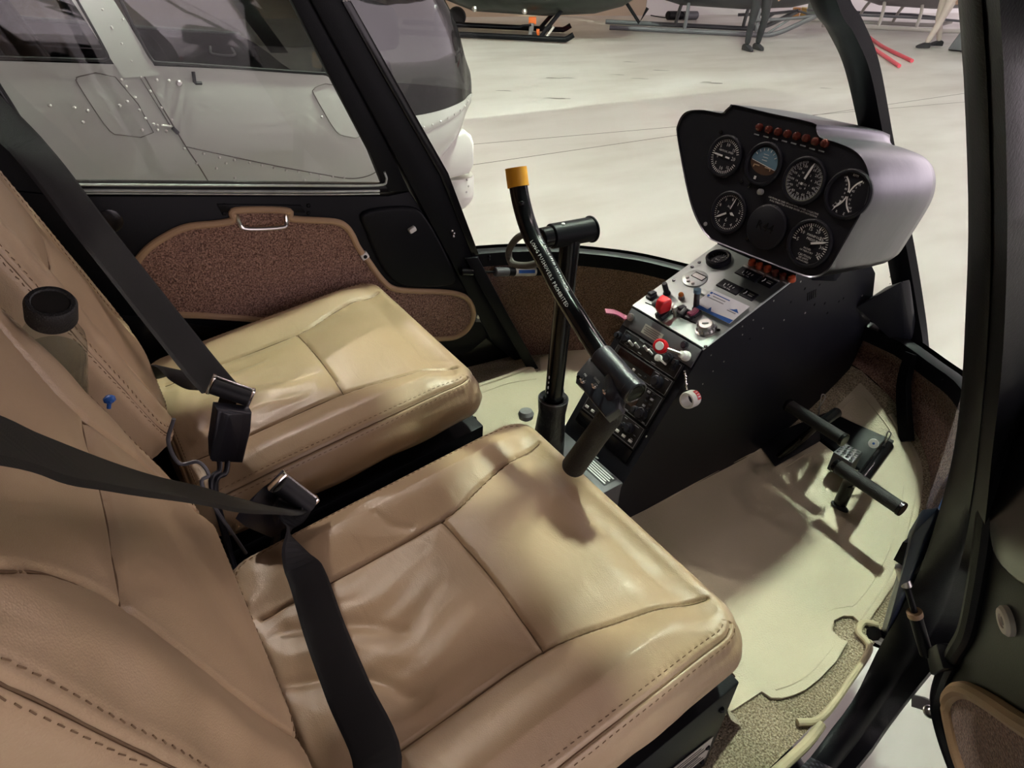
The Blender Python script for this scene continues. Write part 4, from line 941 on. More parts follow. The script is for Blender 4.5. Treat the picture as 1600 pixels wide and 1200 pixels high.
# ---- radio stack
RO = V((.8605, 0, .387)); RX = V((0, -1, 0)); RYd = V((-.138, 0, -.2375)).normalized(); RFm = frame(RO, RX, -RYd); RN = RFm.col[2].xyz; RFI = RFm.inverted()
def rp(u, v): q = RFI@at(u, v, RN, RN.dot(RO)); return (q.x, q.y)
def c3(a, b): return rp(860+a/4.285, 480+b/4.285)
def plate(name, y0, y1, m, x0=-.082, x1=.082, d=.004, lab=None, line=True):
    g = MB(); g.prism([(x0, -y1), (x1, -y1), (x1, -y0), (x0, -y0)], d, m, RFm, .001)
    if line:
        for yy in (-y0-.002, -y1+.002): g.box(((x0+x1)/2, yy, d+.0002), (x1-x0-.006, .0007, .0003), 'printdim', RFm)
        for xx in (x0+.003, x1-.003): g.box((xx, -(y0+y1)/2, d+.0002), (.0007, y1-y0-.004, .0003), 'printdim', RFm)
    return g.obj(name, con, lab)
def knob(par, x, y, r, h, m='plastic', z0=.004, name='knob', lab=None):
    g = MB(); g.lathe([(r, z0), (r, z0+h*.55), (r*.9, z0+h*.6), (r*.62, z0+h*.62), (r*.6, z0+h), (0, z0+h)], m, RFm@T(x, y, 0), 18); return g.obj(name, par, lab)
def btn(par, x, y, w=.008, h=.004, m='print', z0=.004, name='button'):
    g = MB(); g.box((x, y, z0+.0015), (w, h, .003), m, RFm, .0006); return g.obj(name, par)
def label_marks(par, pts):
    for x, y, w in pts:
        g = MB(); g.box((x, y, .0044), (w, .0018, .0003), 'printdim', RFm); g.obj('caption', par)
tp = plate('mixture_plate', .004, .043, 'plateg', -.097, .097, .002, 'grey plate with red mixture knob', False)
g = MB(); a, b = c3(690, 180); g.prism([(a-.028, b-.010), (a+.024, b-.010), (a+.024, b+.010), (a-.028, b+.010)], .0006, 'placard', RFm@T(0, 0, .002)); 
for k in range(4): g.box((a-.003, b+.006-k*.004, .0028), (.044-.008*(k % 2), .0014, .0003), 'plateg', RFm)
g.obj('placard', tp, 'pale placard with print')
for p in ((545, 70), (905, 255)):
    a, b = c3(*p); knob(tp, a, b, .008, .008, 'steel' if p[0] < 600 else 'plastic', .002, 'fastener')
a, b = c3(915, 330); g = MB(); g.lathe([(.010, 0), (.010, .006), (.007, .008), (.007, .020), (0, .021)], 'print', RFm@T(a, b, .002), 20); g.obj('knob_mount', tp, 'white ring mount')
A = RFm@V((a, b, .018)); Bp = at(1032, 541, RN, RN.dot(RO)+.040)
g = MB(); g.cyl(A, Bp, .0035, 'steel', 12); g.obj('rod', tp)
g = MB(); dirn = (CAM-Bp).normalized(); dirn = (dirn+RN*.8).normalized(); X = axis_frame(Bp-dirn*.010, dirn)
g.lathe([(.008, -.004), (.0135, .0), (.0145, .006), (.0145, .014), (.012, .018), (.0085, .018)], 'red', X, 24); g.hull([Bp+(A-Bp).normalized()*.012+v*.005 for v in (V((1, 0, 0)), V((0, 1, 0)), V((0, 0, 1)), V((-1, 0, 0)))]+[Bp+(A-Bp).normalized()*.030+v*.003 for v in (V((1, 0, 0)), V((0, 1, 0)), V((0, 0, 1)), V((-1, 0, 0)))], 'red'); g.lathe([(.0085, .018), (.008, .019), (0, .019)], 'print', X, 20); g.obj('mixture_knob', tp, 'red round mixture knob')
r1 = plate('radio_unit', .046, .079, 'radio', lab='audio panel radio unit')
for p, r, h in (((470, 195), .008, .014), ((520, 215), .010, .012), ((800, 345), .010, .010), ((850, 375), .007, .010), ((830, 410), .006, .008)):
    a, b = c3(*p); knob(r1, a, b, r, h)
for p in ((560, 260), (600, 275), (660, 295), (690, 320)):
    a, b = c3(*p); g = MB(); g.cyl(RFm@V((a, b, .004)), RFm@V((a-.004, b+.006, .019)), .0028, 'print', 10, .0008); g.obj('toggle', r1, 'pale toggle')
a, b = c3(738, 345); g = MB(); g.lathe([(.007, .004), (.007, .012), (0, .013)], 'print', RFm@T(a, b, 0), 16); g.hull([RFm@V((a+x_, b+y_, z_)) for x_, y_ in ((.004, -.002), (.024, -.004), (.024, -.001), (.004, .002)) for z_ in (.008, .012)], 'print'); g.obj('lever', r1, 'pale lever')
label_marks(r1, [(-.03, -.05, .014), (.0, -.052, .010), (.02, -.074, .012), (-.06, -.074, .012), (-.02, -.073, .010)])
r2 = plate('radio_unit', .081, .117, 'radio', lab='radio unit with amber-brown display')
g = MB(); g.prism([(-.07, -.099), (.030, -.099), (.030, -.085), (-.07, -.085)], .0006, 'screen', RFm@T(0, 0, .004)); g.obj('display', r2)
knob(r2, .052, -.100, .0125, .016); knob(r2, .020, -.108, .004, .004)
btn(r2, -.045, -.107); btn(r2, -.012, -.107, .006, .005); btn(r2, -.066, -.107, .006, .004)
label_marks(r2, [(.040, -.086, .012), (.066, -.086, .010), (.006, -.109, .010), (.045, -.113, .012)])
r3 = plate('radio_unit', .119, .187, 'radio', lab='navigation unit with dark maroon screen')
g = MB(); g.prism([(-.068, -.172), (.034, -.172), (.034, -.126), (-.068, -.126)], .0006, 'screen', RFm@T(0, 0, .004)); g.obj('display', r3)
for k in range(8): btn(r3, .046+.012*(k % 2)+.001*k, -.126-.0095*(k//2), .007, .0045, 'plastic' if k % 3 else 'printdim')
knob(r3, .058, -.171, .013, .016); knob(r3, .040, -.172, .008, .012)
for k in range(4): btn(r3, -.055+.02*k, -.180, .008, .003, 'printdim')
label_marks(r3, [(.06, -.160, .012), (.07, -.183, .008), (.02, -.183, .010)])
r4 = plate('radio_unit', .191, .240, 'radio', lab='transponder unit with white keys')
g = MB(); g.prism([(-.060, -.218), (.022, -.218), (.022, -.197), (-.060, -.197)], .0006, 'navy', RFm@T(0, 0, .004)); g.obj('display', r4)
for k in range(8): btn(r4, -.070+.0195*k, -.229, .009, .0055)
btn(r4, -.071, -.205, .008, .005)
knob(r4, .050, -.209, .0105, .014); knob(r4, .033, -.212, .006, .012)
label_marks(r4, [(.03, -.197, .008), (.062, -.197, .012), (.068, -.215, .006), (.066, -.224, .006)])
plate('blank_plate', .243, .272, 'blackgloss', line=False)

# key tag hanging from the console
kt = thing('key_tag', atY(1071, 580, -.105), 'white and red ring tag hanging on a bead chain from the console side', 'key tag')
ca = atY(1070, 580, -.103); cb = atY(1073, 608, -.108); n = 12
ch_ = MB()
ch_.tube([ca.lerp(cb, k/14)+V((.0006*sin(k*2), 0, 0)) for k in range(15)], [.0011 if k % 2 else .0024 for k in range(15)], 'chrome', 8); ch_.obj('bead_chain', kt)
cr_ = atY(1078, 624, -.125); ax = (at(1092, 617, (0, 1, 0), -.120)-at(1066, 628, (0, 1, 0), -.128)).normalized(); X = axis_frame(cr_-ax*.012, ax)
g = MB(); g.lathe([(.0125, 0), (.0155, .0), (.0165, .004), (.0165, .022), (.0155, .026), (.0125, .026), (.0125, .0)], 'white', X, 28); ro = g.obj('ring', kt)
toc = (CAM-cr_).normalized(); loc = X.inverted().to_3x3()@toc; a0 = atan2(loc.y, loc.x)
g = MB(); g.lathe([(.0166, .013), (.0170, .0135), (.0170, .0245), (.0166, .025)], 'red', X, 12, a0-.75, a0+.45); g.obj('red_band', ro, 'red printed patch')
for k, ww in enumerate((-.45, -.15, .15)):
    g = MB(); g.lathe([(.0171, .0155), (.0173, .016), (.0173, .0225), (.0171, .023)], 'print', X, 3, a0+ww-.06, a0+ww+.02); g.obj('letter_bar', ro)
# pink ribbon tag
rb = MB(); A = atY(946, 486, .115); Bq = atY(975, 495, .1)
rb.ribbon(smooth_path([Bq+V((0, -.01, 0)), Bq, A.lerp(Bq, .5)+V((0, 0, .004)), A], 5), [(-.3, -.3, 1)]*16, .014, .002, 'pink')
tag(rb.obj('ribbon_tag', None, off=A), 'faded pink ribbon tag sticking out beside the console panel edge', 'tag')
# ------------------------------------------------------------------ cyclic stick
cyc = thing('cyclic_stick', (.585, 0, .12), 'black cyclic stick with yellow-capped curved arm and pilot hand grip', 'control stick')
p0, p1 = V((.585, 0, .125)), V((.594, 0, .625))
g = MB(); g.cyl(p0, p1, .0165, 'blackgloss', 24); po = g.obj('post', cyc)
Xp = axis_frame(p0, p1-p0); tc_ = Xp.inverted().to_3x3()@(CAM-p0.lerp(p1, .3)); ap = atan2(tc_.y, tc_.x)
g = MB()
for k in range(4): 
    c = Xp@V((.0167*cos(ap-.75), .0167*sin(ap-.75), .205+k*.011)); g.ball(tuple(c), .0032, 'print', 8, (.4, .4, 1.1 if k % 2 else .7))
g.obj('worn_letters', po)
g = MB(); g.lathe([(.030, .0), (.034, .02), (.032, .06), (.029, .12), (.0255, .165), (.0275, .185), (.0285, .197), (.0265, .201), (.020, .196), (.0175, .18)], 'boot', Xp@T(0, 0, -.012), 30); bo_ = g.obj('boot', cyc, 'black leather boot')
g = MB(); fx = .030
g.tube(smooth_path([Xp@V((-.010, .027, -.0)), Xp@V((-.012, .030, .07)), Xp@V((-.012, .026, .14)), Xp@V((-.012, .030, .186)), Xp@V((-.020, .024, .190)), Xp@V((-.022, .022, .13)), Xp@V((-.020, .026, .05))], 5), .004, 'boot', 8, flat=.7); g.obj('boot_flap', bo_)
g = MB(); g.tube([Xp@V((.0275*cos(2*pi*k/30), .0275*sin(2*pi*k/30), .186)) for k in range(30)], .0012, 'plateg', 6, closed=True); g.obj('hem', bo_)
h0, h1 = V((.557, .004, .630)), V((.634, -.002, .630))
g = MB(); g.cyl(h0, h1, .0195, 'black', 28, .001); g.cyl(h1-V((.003, 0, 0)), h1+V((.001, 0, 0)), .0215, 'black', 28, .001); g.cyl(h0-V((.02, 0, 0)), h0+V((.012, 0, 0)), .0165, 'blackgloss', 24, .001); g.obj('hinge_tube', cyc)
g = MB(); g.ball((.575, -.002, .6492), .0035, 'print', 8, (1, 1, .5)); g.obj('grease_nipple', cyc)
arm = smooth_path([atX(806, 262, .520), atX(810, 292, .519), atX(815, 318, .518), atX(823, 347, .517), atX(834, 375, .515), atX(850, 404, .513), atX(875, 452, .510), atX(905, 501, .506), atX(930, 540, .503), atX(955, 575, .500), atX(988, 609, .497)], 8)
k_ = int(len(arm)*.10)
g = MB(); g.tube(arm[k_-3:], .0142, 'blackgloss', 24); ar = g.obj('arm_tube', cyc, angle=60)
g = MB(); g.tube(arm[:k_+1], .0165, 'yellow', 24); g.obj('end_cap', cyc, 'yellow plastic cap')
g = MB(); q = arm[16]; d_ = (CAM-q).normalized(); g.ball(tuple(q+d_*.0138), .0045, 'blackgloss', 10, (1, 1, 1)); g.obj('bolt', cyc)
# lettering along the arm
import bisect
cum = [0]
for a, b in zip(arm[:-1], arm[1:]): cum.append(cum[-1]+(b-a).length)
def arm_at(s):
    i = min(max(bisect.bisect_right(cum, s)-1, 0), len(arm)-2); f = (s-cum[i])/(cum[i+1]-cum[i]); return arm[i].lerp(arm[i+1], f), (arm[i+1]-arm[i]).normalized()
def arm_text(txt, s0, size, roll):
    g = MB(); s = s0
    for ch in txt:
        w_ = size*(.34 if ch in "I. -'" else .66)
        c, t = arm_at(s+w_/2); vv = (CAM-c).normalized(); vv = (vv-t*vv.dot(t)).normalized(); vv = Matrix.Rotation(roll, 3, t)@vv
        if ch != ' ': X = frame(tuple(c+vv*.0144), t, vv.cross(t)); g.text(ch, size, X, 'print', .0)
        s += w_
    return g.obj('lettering', ar)
sA = min(range(len(arm)), key=lambda k: abs((k/ (len(arm)-1))-.50)); s0 = cum[sA]-.03
arm_text('LOW-G PUSHOVERS PROHIBITED', s0, .0080, .25)
arm_text('FLIGHT ABOVE SPEED LIMIT PROHIBITED', s0-.004, .0052, -.75)
# cable loop
g = MB(); g.tube(smooth_path([atX(840, 372, .575), atX(822, 366, .58), atX(806, 374, .585), atX(795, 393, .59), atX(800, 411, .59), atX(822, 415, .585), atX(845, 410, .575)], 6), .0062, mat('braided_sleeve', (.06, .052, .045), .8, bump='voronoi', bscale=500, bdist=.001), 12); g.obj('cable', cyc, 'braided grey cable loop')
# grip head and handle
e0, e1 = arm_at(cum[-1]-.075)[0], arm[-1]
tA = (e1-e0).normalized()
g = MB(); g.cyl(e0, e1+tA*.003, .0170, 'plastic', 24, .002); g.cyl(e1-tA*.004, e1+tA*.008, .0180, 'plastic', 24, .001); hd = g.obj('grip_head', cyc)
g = MB(); X = axis_frame(e1+tA*.008, tA); g.lathe([(.016, 0), (.014, .001), (.0125, -.003), (0, -.003)], 'blackgloss', X, 20); g.obj('end_plug', hd)
hT = e0.lerp(e1, .70)+V((0, 0, -.02)); hT = V((.488, -.232, .455)); hB = V((.457, -.207, .349))
hT = atX(957, 645, .484); hB = atX(893, 733, .457)
sw_c = atX(932, 598, .478)
toC = (CAM-sw_c).normalized(); yv = (tA.cross(toC)); yv = yv.normalized()
nv = (toC-tA*toC.dot(tA)).normalized(); up_ = nv.cross(tA).normalized()
if up_.z < 0: up_ = -up_
BX = frame(tuple(sw_c), tA, up_)
if BX.col[2].xyz.dot(toC) < 0: BX = BX@Matrix.Rotation(pi, 4, 'X')
BI = BX.inverted(); bn = BX.col[2].xyz
def bxp(u, v): q = BI@at(u, v, bn, bn.dot(sw_c)); return (q.x, q.y)
bpoly2 = [bxp(*p) for p in ((926, 557), (903, 585), (901, 600), (911, 608), (921, 622), (948, 655), (968, 640), (972, 605), (950, 585))]
g = MB(); g.prism(bpoly2, .020, 'plastic', BX@T(0, 0, -.014), .003, 3); sb = g.obj('switch_box', cyc)
for (u, v), tx in (((913, 597), 'PRI'), ((931, 605), 'CH/SEL'), ((948, 614), 'FREQ')):
    a, b = bxp(u, v); q = MB(); q.lathe([(.0042, .006), (.0042, .008), (.002, .009), (.0018, .014), (.003, .017), (.0026, .020), (0, .021)], 'chrome', BX@T(a, b, 0)@Matrix.Rotation(.25, 4, 'Y'), 12); q.obj('toggle_switch', sb, 'chrome toggle')
    q = MB(); a2, b2 = bxp(u+4, v-8); q.text(tx, .0042, BX@T(a2, b2, .0062)); q.obj('lettering', sb)
for p in ((928, 566), (906, 592)): a, b = bxp(*p); q = MB(); q.ball((a, b, .006), .003, 'blackgloss', 8, X=BX); q.obj('screw', sb)
dv = (hB-hT).normalized(); X = axis_frame(hT, dv); L = (hB-hT).length
g = MB(); g.lathe([(.0, -.012), (.0135, -.012), (.0145, -.004), (.0150, 0), (.0165, .002), (.0172, .01), (.0168, L*.4), (.0178, L*.8), (.0180, L-.006), (.0160, L-.001), (0, L)], 'rubber', X, 28); g.obj('hand_grip', cyc, 'black rubber hand grip')
g = MB(); g.tube(smooth_path([e0.lerp(e1, .55), hT+V((0, 0, .022)), hT+dv*.004], 6), [.0165]*7+[.0155]*6, 'plastic', 20); g.obj('grip_neck', cyc)

# ------------------------------------------------------------------ pedals
def pedal(a, b, foot, label, tubes):
    a, b = V(a), V(b); m = a.lerp(b, .5)
    t = thing('foot_pedal', foot, label, 'pedal', 'right-hand foot pedals')
    g = MB(); ax = (b-a).normalized(); g.cyl(a, b, .0140, 'rubber', 24); g.cyl(a-ax*.004, a+ax*.004, .0152, 'blackgloss', 24, .001); g.cyl(b-ax*.004, b+ax*.004, .0152, 'blackgloss', 24, .001); g.obj('foot_bar', t)
    for pts, r, nm in tubes: g = MB(); g.tube(pts, r, 'blackgloss', 16); g.obj(nm, t)
    return t
q0, q1 = atZ(1307, 727, .13), atZ(1408, 795, .13); mid2 = atZ(1345, 752, .13)
f2 = V((1.165, -.325, .02))
tail = atZ(1386, 697, .125)
p2 = pedal(q0, q1, f2, 'black ribbed foot pedal nearer the open door, with pin and ring', [([mid2, mid2.lerp(tail, .5), tail], .0135, 'arm'), ([mid2+(tail-mid2)*.15, V((1.17, -.315, .07)), V((1.16, -.318, .012))], .014, 'leg')])
g = MB(); cpos = atZ(1365, 693, .14); X = axis_frame(cpos, CAM-cpos); g.lathe([(.004, 0), (.0095, 0), (.0105, .002), (.0095, .004), (.004, .004)], 'white', X, 20); g.lathe([(.004, .003), (.002, .0045), (0, .0045)], 'cardblue', X, 12); g.obj('washer', p2, 'white and blue round ring')
def pin(pp, par):
    g = MB(); g.tube(smooth_path([pp, pp+V((.004, -.004, .022)), pp+V((.010, -.002, .034)), pp+V((.004, .003, .038)), pp+V((0, 0, .026)), pp+V((.002, -.006, -.012)), pp+V((-.002, -.004, -.03))], 5), .0013, 'steel', 8); g.obj('safety_pin', par, 'bent wire safety pin')
pin(atZ(1378, 698, .135), p2)
q0, q1 = atZ(1232, 633, .165), atZ(1318, 687, .165); m1 = atZ(1285, 662, .165)
tail1 = atZ(1296, 646, .15)+V((.03, .0, -.01))
p1_ = pedal(q0, q1, V((1.17, -.14, .02)), 'black ribbed foot pedal nearer the console, with bent wire pin', [([m1, m1.lerp(tail1, .5), tail1], .0125, 'arm'), ([m1+V((.0, .01, -.01)), V((1.20, -.17, .08)), V((1.165, -.145, .012))], .009, 'leg')])
pin(atZ(1277, 640, .17), p1_)
pb = thing('pedal_box', V((1.30, -.22, fz(1.3))), 'perforated black plate in the mat opening between the two pedals', 'pedal box')
g = MB()
g.hull([on_floor(u, v, .010+dz) for u, v in ((1182, 688), (1211, 729), (1280, 690), (1300, 641)) for dz in (0, -.02)], 'black', .001)
c = [on_floor(1268, 672, .012), on_floor(1296, 643, .014), on_floor(1398, 688, .014), on_floor(1350, 738, .012)]
g.hull(c+[p-V((0, 0, .03)) for p in c], 'black', .002); bo3 = g.obj('base_plate', pb)
c = [atZ(1302, 706, .095), atZ(1320, 692, .10), atZ(1348, 706, .10), atZ(1332, 724, .095)]
g = MB(); g.hull(c+[p-V((0, 0, .05)) for p in c], 'plateg', .002)
o, ux, uy = c[3], c[2]-c[3], c[0]-c[3]; nn = ux.cross(uy).normalized()
if nn.z < 0: nn = -nn
for i in range(5):
    for j in range(4): p = o+ux*((i+.6+.4*(j % 2))/5.8)+uy*((j+.6)/4.4); g.lathe([(.0042, 0), (0, .0006)], 'blackgloss', axis_frame(p+nn*.0003, nn), 10)
g.obj('perforated_cover', pb, 'grey cover with round holes')
ov = MB(); c = on_floor(1312, 792, .006); ov.lathe([(.020, 0), (.020, .002), (0, .0025)], 'rubber', axis_frame(c, (0, 0, 1))@Matrix.Scale(.55, 4, (0, 1, 0)), 24); ov.obj('slot_rubber', pb)

# ------------------------------------------------------------------ seat belts
def belt_pts(px): return [CAM+ray(u, v).normalized()*d for u, v, d in px]
b1 = thing('seat_belt', (.12, .15, .35), 'black shoulder belt with chrome buckle and receptacle crossing the far seat', 'seat belt', 'front seat belts')
BK = atY(346, 608, .165)
ctr = smooth_path([V((-.30, .565, 1.12)), atY(-20, 165, .57), atY(62, 250, .54), atY(140, 352, .47), atY(215, 447, .37), atY(283, 533, .27), atY(326, 586, .20), BK], 6)
nr = []
for p in ctr: n_ = (CAM-p).normalized(); nr.append((n_*.75+V((.5, -.0, .35))).normalized())
g = MB(); g.ribbon(ctr, nr, .064, .0025, 'web'); g.obj('shoulder_strap', b1)
lapc = smooth_path([BK+V((-.005, .01, -.004)), atY(322, 609, .21), atY(290, 596, .26), atY(262, 575, .33), V((-.03, .47, .30)), V((-.06, .57, .26))], 6)
g = MB(); g.ribbon(lapc, [(.5, -.2, .8)]*len(lapc), .046, .0025, 'web'); g.obj('lap_strap', b1)
def buckle(par, c, ax, up, size=1.0):
    X = frame(c, ax, up); g = MB()
    w_, d_ = .030*size, .0125*size
    fr_ = [(-w_, -d_), (w_, -d_), (w_, d_), (-w_, d_)]
    g.tube([X@V((x, y, 0)) for x, y in fr_], .0042, 'chrome', 8, closed=True, flat=.8)
    g.box((-w_, 0, 0), (.006, .030*size, .016), 'chrome', X, .0015); g.box((w_, 0, 0), (.006, .030*size, .016), 'chrome', X, .0015)
    bo = g.obj('latch_plate', par, 'chrome latch plate')
    g = MB(); g.cyl(X@V((-w_*.92, 0, .005)), X@V((w_*.92, 0, .005)), .0125*size, 'web', 18); g.obj('webbing_loop', bo)
    g = MB(); g.hull([X@V((x, y, z)) for x, y in ((-.012, -.012), (.014, -.012), (.016, -.032), (-.010, -.032)) for z in (-.002, .001)], 'chrome'); g.obj('tongue', bo)
    return X
axb = (atY(390, 622, .145)-atY(332, 602, .165)).normalized()
buckle(b1, (atY(361, 611, .152)), axb, (.2, .1, 1))
rc_ = [atY(u, v, .125) for u, v in ((336, 634), (391, 640), (389, 668), (377, 718), (329, 716), (328, 690))]
Fr = frame(rc_[0], rc_[1]-rc_[0], rc_[0]-rc_[4]); Fi = Fr.inverted(); pol = [(Fi@p).xy for p in rc_]
g = MB(); g.prism(pol, .024, 'plastic', Fr@T(0, 0, -.012), .005, 3); g.hull([Fr@V((x, y, z)) for x, y, z in ((pol[0][0]+.004, pol[0][1]-.002, .010), (pol[0][0]+.016, pol[0][1]-.003, .017), (pol[1][0]-.003, pol[1][1]-.003, .010), (pol[5][0]+.003, pol[4][1]+.004, .010), (pol[5][0]+.016, pol[4][1]+.003, .017), (pol[3][0]-.003, pol[3][1]+.004, .010))], 'plastic', .002); g.obj('receptacle', b1, 'black plastic buckle receptacle')
for (u0, v0), (u1, v1), (u2, v2) in (((342, 716), (343, 735), (331, 762)), ((356, 716), (353, 738), (337, 764))):
    g = MB(); g.tube(smooth_path([atY(u0, v0-6, .123), atY(u1, v1, .10), atY(u2, v2, .08), V((.0, .05, .15))], 6), .0042, 'plastic', 10); g.obj('cable_stalk', b1)

b2 = thing('seat_belt', (.10, -.05, .3), 'black shoulder and lap belt with chrome buckle lying across the pilot seat', 'seat belt', 'front seat belts')
BK2 = atY(458, 772, -.045)
def bkp(u, v, o=.062): return at(u, v, (1, 0, .35), .118+o)
sh = smooth_path([bkp(-330, 600), bkp(-150, 645), bkp(0, 683), bkp(100, 716), bkp(200, 745), bkp(300, 770), bkp(390, 788, .075), atY(450, 797, -.06), BK2+V((.008, -.01, -.012))], 6)
nr = []
for i, p in enumerate(sh):
    n_ = (CAM-p).normalized(); t_ = (sh[min(i+1, len(sh)-1)]-sh[max(i-1, 0)]).normalized(); sd = t_.cross(n_).normalized()
    nr.append((n_*.62+sd*-.78).normalized())
g = MB(); g.ribbon(sh, nr, .050, .0025, 'web'); g.obj('shoulder_strap', b2)
def lapn(x, y, h): return cush_pt(x, y, h)
lap = smooth_path([BK2+V((.0, -.006, -.010)), atY(449, 815, -.075), atY(461, 858, -.11), at(482, 905, (-.15, 0, 1), .295), at(508, 985, (-.15, 0, 1), .297), at(545, 1080, (-.15, 0, 1), .299), at(590, 1190, (-.15, 0, 1), .300), V((.0, -.47, .305)), V((-.05, -.555, .25))], 6)
wl_ = []; nl = []
for i, p in enumerate(lap):
    f = i/(len(lap)-1); nn_ = (cH*(.6+.6*f)+V((.55*(1-f), .2*(1-f), 0))+(CAM-p).normalized()*.25).normalized(); tw = max(0, 1-abs(f-.17)/.16)
    t_ = (lap[min(i+1, len(lap)-1)]-lap[max(i-1, 0)]).normalized(); nn_ = Matrix.Rotation(-1.15*tw, 3, t_)@nn_; nl.append(nn_); wl_.append(.050)
g = MB(); g.ribbon(lap, nl, wl_, .0025, 'web'); g.obj('lap_strap', b2)
ax2 = (atY(489, 793, -.052)-atY(432, 750, -.038)).normalized()
buckle(b2, atY(459, 771, -.045), ax2, (.3, .2, 1), 1.08)
g = MB(); qq = [atY(u, v, -.03) for u, v in ((418, 752), (445, 760), (476, 800), (455, 815), (412, 795), (395, 780))]
g.hull(qq+[p+V((-.03, .01, -.03)) for p in qq], 'plastic', .004); g.obj('receptacle', b2)
g = MB(); g.tube(smooth_path([atY(430, 792, -.03), V((.06, -.01, .24)), V((.02, .0, .16))], 6), .006, 'plastic', 10); g.obj('cable_stalk', b2)
# thin grey cable beside the seat
cbl = MB(); cbl.tube(smooth_path([V((-.02, .06, .46)), atY(263, 690, .065), atY(280, 724, .07), atY(310, 722, .06), atY(326, 742, .05), atY(318, 764, .04), V((.02, .03, .2))], 7), .0028, 'plateg', 8)
tag(cbl.obj('headset_cable', None, off=(.0, .05, .4)), 'thin grey cable looping down between the two seats', 'cable')

# ------------------------------------------------------------------ box between and behind the seats, water bottle
tun = thing('center_box', (-.12, .03, .0), 'black box between and behind the two seats', 'box')
g = MB(); g.hull([(.0, .075, 0), (.0, -.02, 0), (.44, .075, 0), (.44, -.02, 0), (.0, .075, .13), (.0, -.02, .13), (.44, .075, .15), (.44, -.02, .15)], 'black', .004); g.obj('tunnel', tun)
g = MB(); cpos = atZ(738, 650, .165); g.hull([(.44, .085, .0), (.52, .085, .0), (.44, .0, .0), (.52, .0, .0), (.44, .085, .175), (.50, .085, .165), (.44, .0, .175), (.50, .0, .165)], 'plateg', .003); bo4 = g.obj('bracket', tun)
for p in ((735, 647), (741, 655), (736, 657)): q = MB(); q.ball(tuple(atZ(p[0], p[1], .172)), .006, 'blackgloss', 8); q.obj('screw', bo4)
g = MB(); g.box((-.30, .035, .19), (.26, .15, .38), 'black', None, .01); g.obj('rear_box', tun)
wd = CAM+ray(80, 484).normalized()*.765
wb = thing('water_bottle', (wd.x, wd.y, .38), 'clear plastic water bottle with black cap wedged between the seat backs', 'bottle')
bd_ = (CAM+ray(80, 484).normalized()*.765-(CAM+ray(88, 600).normalized()*.85)).normalized(); X = axis_frame(wd-bd_*.012, bd_)
g = MB(); g.lathe([(.0205, 0), (.0215, .002), (.0215, .020), (.0195, .0235), (.016, .0235), (.015, .022), (0, .022)], 'rubber', X, 40); g.lathe([(.0148, .0222), (.0, .0226)], 'steel', X, 24); g.obj('cap', wb, 'black screw cap')
L = (wd.z-.395)/bd_.z
g = MB(); g.lathe([(.016, .002), (.0175, -.006), (.022, -.014), (.027, -.026), (.0285, -.04), (.0285, -.085), (.0270, -.09), (.0285, -.095), (.0285, -L+.02), (.026, -L+.008), (0, -L+.006)], 'bottle', X, 36); g.obj('bottle_body', wb)
g = MB(); g.lathe([(.0272, -.055), (.0272, -L+.024), (0, -L+.018)], 'bottle', X, 30); g.lathe([(.0272, -.055), (0, -.055)], 'bottle', X, 30); g.obj('water', wb)
bt = MB(); p = atY(171, 624, .045); bt.ball(tuple(p), .0075, 'cardblue', 10, (1, 1, .7)); bt.cyl(p, p+V((-.004, .0, -.012)), .0025, 'cardblue', 10)
tag(bt.obj('blue_pin', None, off=p), 'small blue pin head poking up between the seat backs', 'pin')
# ------------------------------------------------------------------ hangar
GZ = -.5
def floor_mat_():
    t = NT('polished_concrete'); p = t.n('BsdfPrincipled'); t.l(p.outputs[0], t.out.inputs[0]); tc = t.n('TexCoord')
    n1 = t.n('TexNoise'); n1.inputs['Scale'].default_value = .55; n1.inputs['Detail'].default_value = 6; n1.inputs['Roughness'].default_value = .6
    mp = t.n('Mapping'); mp.inputs['Rotation'].default_value = (0, 0, radians(-36)); mp.inputs['Scale'].default_value = (.5, 1.6, 1); t.l(tc.outputs['Object'], mp.inputs['Vector']); t.l(mp.outputs[0], n1.inputs['Vector'])
    cr = t.n('ValToRGB'); e = cr.color_ramp.elements; e[0].position = .2; e[0].color = (.54, .50, .455, 1); e[1].position = .8; e[1].color = (.74, .725, .70, 1)
    t.l(n1.outputs[0], cr.inputs[0])
    n2 = t.n('TexNoise'); n2.inputs['Scale'].default_value = 1.3; n2.inputs['Detail'].default_value = 3; t.l(mp.outputs[0], n2.inputs['Vector'])
    c2_ = t.n('ValToRGB'); e = c2_.color_ramp.elements; e[0].position = .25; e[0].color = (.80, .77, .75, 1); e[1].position = .55; e[1].color = (1, 1, 1, 1); t.l(n2.outputs[0], c2_.inputs[0])
    mu = t.n('MixRGB'); mu.blend_type = 'MULTIPLY'; mu.inputs[0].default_value = 1; t.l(cr.outputs[0], mu.inputs[1]); t.l(c2_.outputs[0], mu.inputs[2]); t.l(mu.outputs[0], p.inputs['Base Color'])
    n3 = t.n('TexNoise'); n3.inputs['Scale'].default_value = 3; n3.inputs['Detail'].default_value = 5; t.l(tc.outputs['Object'], n3.inputs['Vector'])
    mr = t.n('MapRange'); mr.inputs[3].default_value = .30; mr.inputs[4].default_value = .40; t.l(n3.outputs[0], mr.inputs[0]); t.l(mr.outputs[0], p.inputs['Roughness'])
    b = t.n('Bump'); b.inputs['Distance'].default_value = .001; b.inputs['Strength'].default_value = .1; n4 = t.n('TexNoise'); n4.inputs['Scale'].default_value = 2.2; t.l(tc.outputs['Object'], n4.inputs['Vector']); t.l(n4.outputs[0], b.inputs['Height']); t.l(b.outputs[0], p.inputs['Normal'])
    return t.m
M['concrete'] = floor_mat_()
